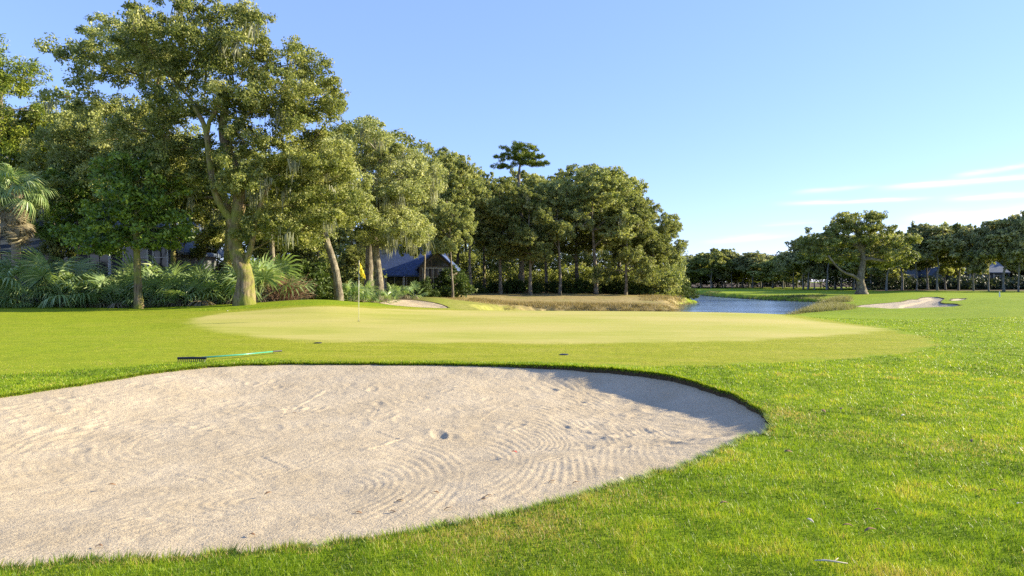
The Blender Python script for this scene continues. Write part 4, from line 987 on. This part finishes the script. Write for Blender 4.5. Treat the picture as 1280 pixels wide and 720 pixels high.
# turf hanging over the bunker lip
seg = np.roll(BK, -1, 0)-BK; ln_ = np.hypot(seg[:, 0], seg[:, 1]); cum = np.cumsum(ln_)
n = 70000; q = rng.uniform(0, cum[-1], n); i = np.searchsorted(cum, q); t = 1-(cum[i]-q)/ln_[i]
P2 = BK[i]+seg[i]*t[:, None]; cb = BK.mean(0); nrm = np.stack([-seg[i, 1], seg[i, 0]], 1)/ln_[i][:, None]
inw = np.sign(((cb-P2)*nrm).sum(1))[:, None]*nrm
off = rng.uniform(-.01, .07, n); Pq = P2-inw*off[:, None]; zq, _, _ = ground_h(Pq[:, 0]-inw[:, 0]*.03, Pq[:, 1]-inw[:, 1]*.03)
hq = rng.uniform(.02, .075, n); wq = np.maximum(.005, .0012*Pq[:, 1])
sx = np.stack([nrm[:, 1], -nrm[:, 0], np.zeros(n)], 1)*wq[:, None]/2; B0 = np.stack([Pq[:, 0], Pq[:, 1], zq-.005], 1)
dr = rng.uniform(-.6, .9, n); tip = B0+np.stack([inw[:, 0]*hq*1.2*np.abs(dr), inw[:, 1]*hq*1.2*np.abs(dr), hq*dr], 1)+rng.normal(0, .008, (n, 3))
lg = build('lip_grass', np.stack([B0-sx, B0+sx, tip], 1).reshape(-1, 3), [np.arange(3*n).reshape(-1, 3)], M['grass'], None, np.repeat(np.clip(rng.normal(.35, .25, n), 0, 1), 3))
tag(lg, 'ragged grass hanging over the lip of the big bunker', None, None, 'stuff')
def tussocks(name, seed, regs, label, mat, tmean=.5):
    rng = RS(seed); Ps = []; Hs = []; Ws = []; ts = []
    for (p0, p1, d0, d1, hh, n, per) in regs:
        for _ in range(n):
            x, y_ = at(rng.uniform(p0, p1), rng.uniform(d0, d1)); z = gz(x, y_)
            if z < -1.12: continue
            a = rng.normal(0, .22, (per, 2)); Ps.append(np.stack([x+a[:, 0], y_+a[:, 1], np.full(per, z-.05)], 1)); Hs.append(hh*rng.uniform(.4, 1.1, per)*rng.uniform(.6, 1.1)); Ws.append(np.full(per, .028*y_/50)); ts.append(np.full(per, np.clip(rng.normal(tmean, .16), 0, 1))+rng.normal(0, .12, per))
    P = np.vstack(Ps); V, Fq = blades(0, P, np.concatenate(Hs), np.concatenate(Ws), .9, rng)
    tag(build(name, V, [Fq], mat, None, np.repeat(np.clip(np.concatenate(ts), 0, 1), 3)), label, None, None, 'stuff')
tussocks('dry_grass', 211, [(590,848,60.0,63.2,.30,1000,26), (560,640,57,61,.22,160,22), (600,850,63.5,66,.10,500,20), (800,862,68,84,.3,350,22)], 'straw-coloured tufts of dry grass on the bank of the peninsula', M['drygrass'], .5)
tussocks('reeds', 212, [(985,1064,45.5,53,.45,520,30), (1022,1050,53,60,.45,220,26), (1020,1060,68,80,.7,420,28), (950,1000,44,46,.35,160,24)], 'pale reeds and tall grasses on the right shore of the lake', M['reed'], .5)
tussocks('bank_grass', 213, [(870,1030,88,104,.28,500,24), (868,900,108,136,.28,200,20)], 'darker grass along the far waterline of the lake', M['reed'], .2)

# ------------------------------------------------------------------ flag, rake, small things
m, nt = new_mat('yellow_flag_cloth'); p = principled(nt, (.80, .66, .06), .7, .2); t = N(nt, 'ShaderNodeBsdfTranslucent'); t.inputs[0].default_value = (.8, .66, .06, 1)
mx = N(nt, 'ShaderNodeMixShader'); mx.inputs[0].default_value = .35; L(nt, p.outputs[0], mx.inputs[1]); L(nt, t.outputs[0], mx.inputs[2]); out(nt, mx.outputs[0]); M['flag'] = m
M['pole'] = plain_mat('flagstick_fibreglass', (.62, .58, .42), (.74, .70, .55), 3, .35, .5, .05)
M['white'] = plain_mat('white_painted_wood', (.62, .61, .57), (.78, .77, .73), 4, .6, .3, .1)
M['black'] = plain_mat('black_plastic', (.012, .012, .013), (.03, .03, .032), 20, .45, .4, .1)
M['green_handle'] = plain_mat('green_fibreglass', (.05, .27, .16), (.09, .36, .22), 8, .3, .5, .05)
fxp, fyp = hit(448.5, 401.5); fz = gz(fxp, fyp); ph = (401.5-327)/F*fyp
e = empty('golf_flag', (fxp, fyp, fz), 0, 'golf flagstick with a limp yellow flag standing in the hole', 'flag')
mb = MB(); mb.tube([(0, 0, -.1), (.0, 0, ph*.5), (.012, 0, ph)], [.010, .010, .008], 8); mb.tube([(.012, 0, ph), (.012, 0, ph+.03)], [.018, .012], 8); mb.build('pole', M['pole'], e, True)
us = np.linspace(0, 1, 26); vs = np.linspace(0, 1, 20); V = []
for v in vs:
    for u in us:   # a limp cloth: the fly end sags below the hoist
        wdt = .37*u*(.42+.25*v); x = .02+wdt; zz = ph-.03-.36*v-.34*u**1.3-.07*math.sin(u*5)*v
        y2 = .055*math.sin(u*15+v*2.5)*u**.5+.03*math.sin(v*7+u*4); V.append((x, y2, zz))
build('flag', V, [grid_faces(20, 26)], M['flag'], e, None, True)
mb = MB(); mb.tube([(0, 0, .003), (0, 0, .006)], [.054, .054], 20); mb.build('cup', M['black'], e)
# rake: head bar with teeth, long green handle
hx, hy = hit(258, 452.5); hx0, hy0 = hit(222, 452.5); tx, ty = hit(342, 442.5)
hc = np.array([(hx+hx0)/2, (hy+hy0)/2]); e = empty('bunker_rake', (hc[0], hc[1], gz(*hc)), 0, 'green-handled bunker rake with a black head lying on the grass', 'rake')
def lc_(x, y_, up): return (x-hc[0], y_-hc[1], gz(x, y_)-gz(*hc)+up)
mb = MB(); mb.tube([lc_(hx0, hy0, .075), lc_(hc[0], hc[1]+.01, .08), lc_(hx, hy, .075)], [.024, .026, .024], 8, True)
for k in range(15):
    t = (k+.5)/15; a = np.array(lc_(hx0+(hx-hx0)*t, hy0+(hy-hy0)*t, .075)); mb.tube([a, a+np.array([0, -.03, -.075])], [.012, .005], 5)
mb.build('rake_head', M['black'], e)
mb = MB(); st_ = lc_(hc[0]+.12, hc[1], .085); mb.tube([st_, lc_((hx+tx)/2, (hy+ty)/2, .065), lc_(tx, ty, .055)], [.016, .016, .014], 8); mb.build('handle', M['green_handle'], e, True)
mb = MB(); tt_ = np.array(lc_(tx, ty, .055)); dv = tt_-np.array(st_); dv /= np.linalg.norm(dv); mb.tube([tt_-dv*.02, tt_+dv*.2], [.019, .019], 8); mb.build('grip', M['black'], e)
# sprinkler covers
for px, py, lab in ((397.5, 429, 'small dark sprinkler cover in the fringe left of centre'), (705, 443.5, 'small dark sprinkler cover in the fringe above the shaded bunker lip')):
    x, y_ = hit(px, py); mb = MB(); mb.tube([(0, 0, -.03), (0, 0, .012), (0, 0, .018)], [.10, .10, .085], 20); o = mb.build('sprinkler_cover', M['black']); o.location = (x, y_, gz(x, y_)); tag(o, lab, 'sprinkler cover')
# posts
x, y_ = at(518.5, 61); mb = MB(); mb.box((0, 0, .42), (.11, .11, .84)); mb.box((0, 0, .87), (.15, .15, .06)); o = mb.build('marker_post', M['white']); o.location = (x, y_, gz(x, y_)); tag(o, 'short white post standing near the blue-roofed house', 'post')
x, y_ = at(1249.5, 70); mb = MB(); mb.box((0, 0, .18), (.09, .09, .5)); mb.tube([(0, 0, .43), (0, 0, .47)], [.05, .02], 8); o = mb.build('marker_post', M['white']); o.location = (x, y_, gz(x, y_)+.12); tag(o, 'tiny white marker post on the rise at the far right', 'post')
# fallen leaves and twigs
M['leaf_brown'] = plain_mat('dead_leaf', (.16, .085, .04), (.30, .18, .09), 30, .7); M['leaf_red'] = plain_mat('red_leaf', (.45, .02, .01), (.6, .05, .02), 30, .6); M['leaf_pale'] = plain_mat('bleached_leaf', (.45, .38, .27), (.62, .55, .42), 30, .7)
def leaf_obj(name, px, py, L_, W2, mat, label, group=None, up=.02, on=None):
    x, y_ = hit(px, py); s_, l_ = sdist([x], [y_], BK, BKL)
    z = sand_h(np.array([x]), np.array([y_]), 0, s_, l_)[0] if s_[0] < 0 else gz(x, y_)
    V = []
    for i in range(7):
        t = i/6; w = W2*math.sin(PI*(.06+.9*t))*.5
        for k in (-1, 0, 1): V.append(((t-.5)*L_, k*w, .35*abs(k)*w+.12*L_*math.sin(PI*t)))
    o = build(name, V, [grid_faces(7, 3)], mat, None, None, True); sm = o.modifiers.new('thick', 'SOLIDIFY'); sm.thickness = .0015
    o.location = (x, y_, z+up); o.rotation_euler = (random.uniform(-.4, .4), random.uniform(-.3, .3), random.uniform(-1.2, 1.2)); tag(o, label, 'leaf', group); return o
leaf_obj('fallen_leaf', 643, 549, .065, .045, M['leaf_red'], 'small red leaf lying on the raked sand', None, .03)
leaf_obj('fallen_leaf', 284, 390, .15, .09, M['leaf_pale'], 'pale leaf on the grass mound near the massive oak', None, .03)
leaf_obj('fallen_leaf', 1129, 523.5, .075, .035, M['leaf_pale'], 'pale leaf on the rough right of the big bunker', None, .04)
leaf_obj('fallen_leaf', 1029, 518, .08, .04, M['leaf_brown'], 'brown leaf on the rough just right of the bunker tip', None, .04)
leaf_obj('fallen_leaf', 1088, 672, .08, .04, M['leaf_brown'], 'brown leaf in the rough near the lower right of the photo', None, .045)
leaf_obj('fallen_leaf', 1013, 659, .06, .02, M['leaf_pale'], 'small pale leaf in the rough above the fallen twig', None, .045)
leaf_obj('fallen_leaf', 1275, 638, .07, .03, M['leaf_pale'], 'pale leaf at the right edge of the photo', None, .045)
leaf_obj('fallen_leaf', 775, 606, .08, .03, M['leaf_pale'], 'pale leaf in the grass just below the bunker edge', None, .045)
for px, py in ((335,597),(124,680),(491,634),(500,617),(448,633),(560,632),(610,614),(604,619),(315,665),(720,600),(368,497),(690,596),(140,582),(545,605),(86,700)):
    leaf_obj('fallen_leaf', px, py, .07, .022, M['leaf_brown'], 'small dead brown leaf lying on the bunker sand', 'dead leaves on the sand', .008)
for px, py in ((1052,515),(1140,497),(1060,665),(1172,508),(985,570),(1098,645),(1215,556),(905,636),(1240,620)):
    leaf_obj('fallen_leaf', px, py, .07, .03, M['leaf_brown'], 'small dead brown leaf lying in the rough', 'dead leaves in the rough', .04)
x, y_ = hit(1035, 710); mb = MB(); mb.tube([(-.07, .02, .035), (-.02, .0, .045), (.03, -.01, .042), (.10, -.035, .04)], [.003, .006, .005, .003], 6); mb.tube([(.03, -.01, .042), (.07, .02, .05)], [.003, .002], 5); o = mb.build('twig', M['leaf_pale'], None, True); o.location = (x, y_, gz(x, y_)); tag(o, 'pale fallen twig in the grass at the bottom right', 'twig')

# ------------------------------------------------------------------ houses
def shingle(name, c1, c2):
    m, nt = new_mat(name); g = N(nt, 'ShaderNodeTexCoord').outputs['Object']
    br = N(nt, 'ShaderNodeTexBrick'); L(nt, mapping(nt, g, (1, 1, 1), (PI/2, 0, 0)), br.inputs[0]); br.inputs['Scale'].default_value = 3.5; br.inputs['Mortar Size'].default_value = .012
    br.inputs['Color1'].default_value = (*c1, 1); br.inputs['Color2'].default_value = (*c2, 1); br.inputs['Mortar'].default_value = (c1[0]*.4, c1[1]*.4, c1[2]*.4, 1)
    col = mix(nt, .35, br.outputs[0], ramp(nt, noise(nt, g, 1.5, 4), [(.3, c1), (.7, c2)])); out(nt, principled(nt, col, .7, .3, bump(nt, br.outputs[1], .3, .01)).outputs[0]); return m
M['roof_grey'] = shingle('grey_shingles', (.07, .09, .12), (.13, .16, .20)); M['roof_blue'] = shingle('blue_metal_roof', (.04, .07, .17), (.09, .13, .26))
def siding(name, c1, c2):
    m, nt = new_mat(name); g = N(nt, 'ShaderNodeTexCoord').outputs['Object']; sp = N(nt, 'ShaderNodeSeparateXYZ'); L(nt, g, sp.inputs[0])
    fr = math_(nt, 'FRACT', math_(nt, 'MULTIPLY', sp.outputs[2], 5.0)); col = mix(nt, noise(nt, g, 1.3, 4), c1, c2); out(nt, principled(nt, col, .8, .2, bump(nt, fr, .5, .02)).outputs[0]); return m
M['side_grey'] = siding('grey_siding', (.08, .085, .09), (.14, .145, .15)); M['side_blue'] = siding('pale_blue_siding', (.11, .14, .17), (.16, .19, .22)); M['side_tan'] = siding('tan_siding', (.11, .09, .065), (.17, .14, .10))
m, nt = new_mat('window_glass'); out(nt, principled(nt, (.02, .025, .03), .06, .6).outputs[0]); M['glass'] = m
M['trim'] = plain_mat('cream_trim', (.42, .38, .28), (.58, .53, .42), 4, .6)
def house(px, d, w, dep, wh, rh, label, wall, roof, wins, gable_front=False, rz=0.0, posts=(), ovh=.5, trim=None, dz=0, porch=None, chimney=None):
    trim = trim or M['trim']; x, y_ = at(px, d); e = empty('house', (x, y_, gz(x, y_)+dz), rz, label, 'house')
    mb = MB(); mb.box((0, 0, wh/2-.25), (w, dep, wh+.5))
    if gable_front:
        mb.prism([(-w/2, -dep/2+.003, wh), (w/2, -dep/2+.003, wh), (0, -dep/2+.003, rh-.12)], (0, 0, 0), (0, dep-.01, 0))
    mb.build('wall', wall, e)
    mb = MB(); th = .16
    if gable_front:
        s_ = (rh-wh)/(w/2); xe = w/2+ovh; ze = wh-s_*ovh
        for sg in (-1, 1):
            mb.prism([(0, -dep/2-ovh, rh), (sg*xe, -dep/2-ovh, ze), (sg*xe, -dep/2-ovh, ze+th), (0, -dep/2-ovh, rh+th)], (0, 0, 0), (0, dep+2*ovh, 0))
    else:
        s_ = (rh-wh)/(dep/2); ye = dep/2+ovh; ze = wh-s_*ovh
        for sg in (-1, 1):
            mb.prism([(-w/2-ovh, 0, rh), (-w/2-ovh, sg*ye, ze), (-w/2-ovh, sg*ye, ze+th), (-w/2-ovh, 0, rh+th)], (0, 0, 0), (w+2*ovh, 0, 0))
        for sg in (-1, 1): mb.prism([(sg*(w/2-.1), -dep/2, wh), (sg*(w/2-.1), dep/2, wh), (sg*(w/2-.1), 0, rh-.05)], (0, 0, 0), (sg*.08, 0, 0))
    rf = mb.build('roof', roof, e)
    if chimney: mb = MB(); mb.box((chimney[0], 0, rh+.3), (.8, .8, 1.6)); mb.box((chimney[0], 0, rh+1.14), (.95, .95, .12)); mb.build('chimney', wall, rf)
    for (wx, wz, ww, hh, nm) in wins:
        yf = -dep/2; mb = MB(); f = .09
        mb.box((wx, yf-.03, wz+hh/2), (ww+2*f, .07, f)); mb.box((wx, yf-.03, wz-hh/2), (ww+2*f, .09, f))
        for k in range(nm+1): mb.box((wx-ww/2+ww*k/nm, yf-.028, wz), (f if k in (0, nm) else .05, .06, hh-f))
        if hh > 1.6: mb.box((wx, yf-.034, wz+hh*.12), (ww-f, .05, .05))
        wn_ = mb.build('window', trim, e); mb = MB(); mb.box((wx, yf-.006, wz), (ww, .02, hh)); mb.build('pane', M['glass'], wn_)
    for (ax, ay, hh) in posts:
        mb = MB(); mb.box((ax, ay, hh/2), (.16, .16, hh)); mb.box((ax, ay, .12), (.24, .24, .24)); mb.build('post', trim, e)
    return e
hA = house(128, 49, 10.5, 8, 3.8, 6.9, 'grey house with a pale blue-grey roof behind the palmettos on the left', M['side_grey'], M['roof_grey'],
      [(-3.6, 2.3, 1.4, 1.6, 2), (-.6, 2.3, 1.4, 1.6, 2), (2.2, 2.3, 1.4, 1.6, 2)], ovh=.8)
hA2 = house(212, 45.5, 3.6, 6, 3.6, 5.6, 'small gabled wing with a white window beside the grey house on the left', M['side_grey'], M['roof_grey'], [(-.6, 2.55, 1.5, 1.7, 2), (.95, 2.55, .9, 1.7, 1)], True, 0, [(-1.9, -3.5, 3.3), (1.95, -3.5, 3.3)], .6, M['white'])
hB = house(506, 68, 7.0, 6, 2.4, 5.0, 'low house with a blue roof and a dark glazed front right of the mossy oak', M['side_tan'], M['roof_blue'], [(-2.3, 1.25, 1.4, 1.3, 2), (-.5, 1.25, 1.6, 1.3, 2), (1.4, 1.25, 1.5, 1.3, 2)], False, 0, [(-3.2, -3.4, 1.9), (-1.4, -3.4, 1.95), (.45, -3.4, 1.95), (2.4, -3.4, 1.9)], .7)
hB2 = house(549, 66, 3.2, 5, 2.7, 4.2, 'gabled garden room with one tall cream-framed window beside the blue-roofed house', M['side_tan'], M['roof_blue'], [(0, 1.5, 2.5, 2.2, 5)], True, 0, (), .35)
mb = MB(); mb.prism([(-1.1, -2.53, 2.82), (1.1, -2.53, 2.82), (0, -2.53, 3.75)], (0, 0, 0), (0, .02, 0)); mb.build('gable_pane', M['glass'], hB2)
house(1098, 150, 7.0, 7, 3.6, 5.6, 'pale blue house right behind the huge oak on the right', M['side_blue'], M['roof_grey'], [(-2, 2.0, 1.1, 1.5, 2), (0.2, 2.0, 1.1, 1.5, 2), (2.2, 2.0, 1.1, 1.5, 2)], True)
house(1122, 152, 5.0, 7, 4.2, 6.0, 'narrow pale blue house second from the huge oak on the right', M['side_blue'], M['roof_grey'], [(-1, 2.4, 1.1, 1.6, 2), (1.1, 2.4, 1.1, 1.6, 2)], True)
house(1166, 150, 5.4, 7, 3.0, 5.4, 'small pale house with a pointed gable, middle of the right-hand houses', M['side_blue'], M['roof_grey'], [(-1.2, 1.7, 1.2, 1.3, 2), (1.2, 1.7, 1.2, 1.3, 2)], True)
house(1208, 148, 10.5, 8, 3.9, 6.3, 'wide house with a broad grey roof, rightmost behind the tall thin trunks', M['side_grey'], M['roof_grey'], [(-3.4, 2.2, 1.3, 1.5, 2), (-.8, 3.0, 1.1, 1.1, 2), (1.6, 2.0, 1.6, 1.6, 3), (3.8, 2.2, 1.2, 1.5, 2)], False, 0, [(-2.2, -4.4, 3.4), (0.4, -4.4, 3.4), (2.8, -4.4, 3.4)], .8)
# patio furniture in front of the garden room: a dark covered grill
x, y_ = at(541, 64); mb = MB(); e = empty('patio_grill', (x, y_, gz(x, y_)), 0, 'dark round-lidded grill on the patio before the gabled window', 'grill')
th = np.linspace(0, PI, 9); V = []; 
for a in th: V += [(-.45, .3*math.cos(a), .85+.3*math.sin(a)), (.45, .3*math.cos(a), .85+.3*math.sin(a))]
mb.add(V, [(2*i, 2*i+1, 2*i+3, 2*i+2) for i in range(8)]); mb.box((0, 0, .8), (.92, .62, .12)); mb.prism([(-.45, .3, .85), (-.45, -.3, .85), (-.45, 0, 1.15)], (0, 0, 0), (.01, 0, 0)); mb.prism([(.44, .3, .85), (.44, -.3, .85), (.44, 0, 1.15)], (0, 0, 0), (.01, 0, 0)); mb.build('lid', M['black'], e)
for sx_ in (-1, 1):
    for sy in (-1, 1): mb = MB(); mb.tube([(sx_*.4, sy*.25, 0), (sx_*.4, sy*.25, .74)], [.025, .025], 6); mb.build('leg', M['black'], e)
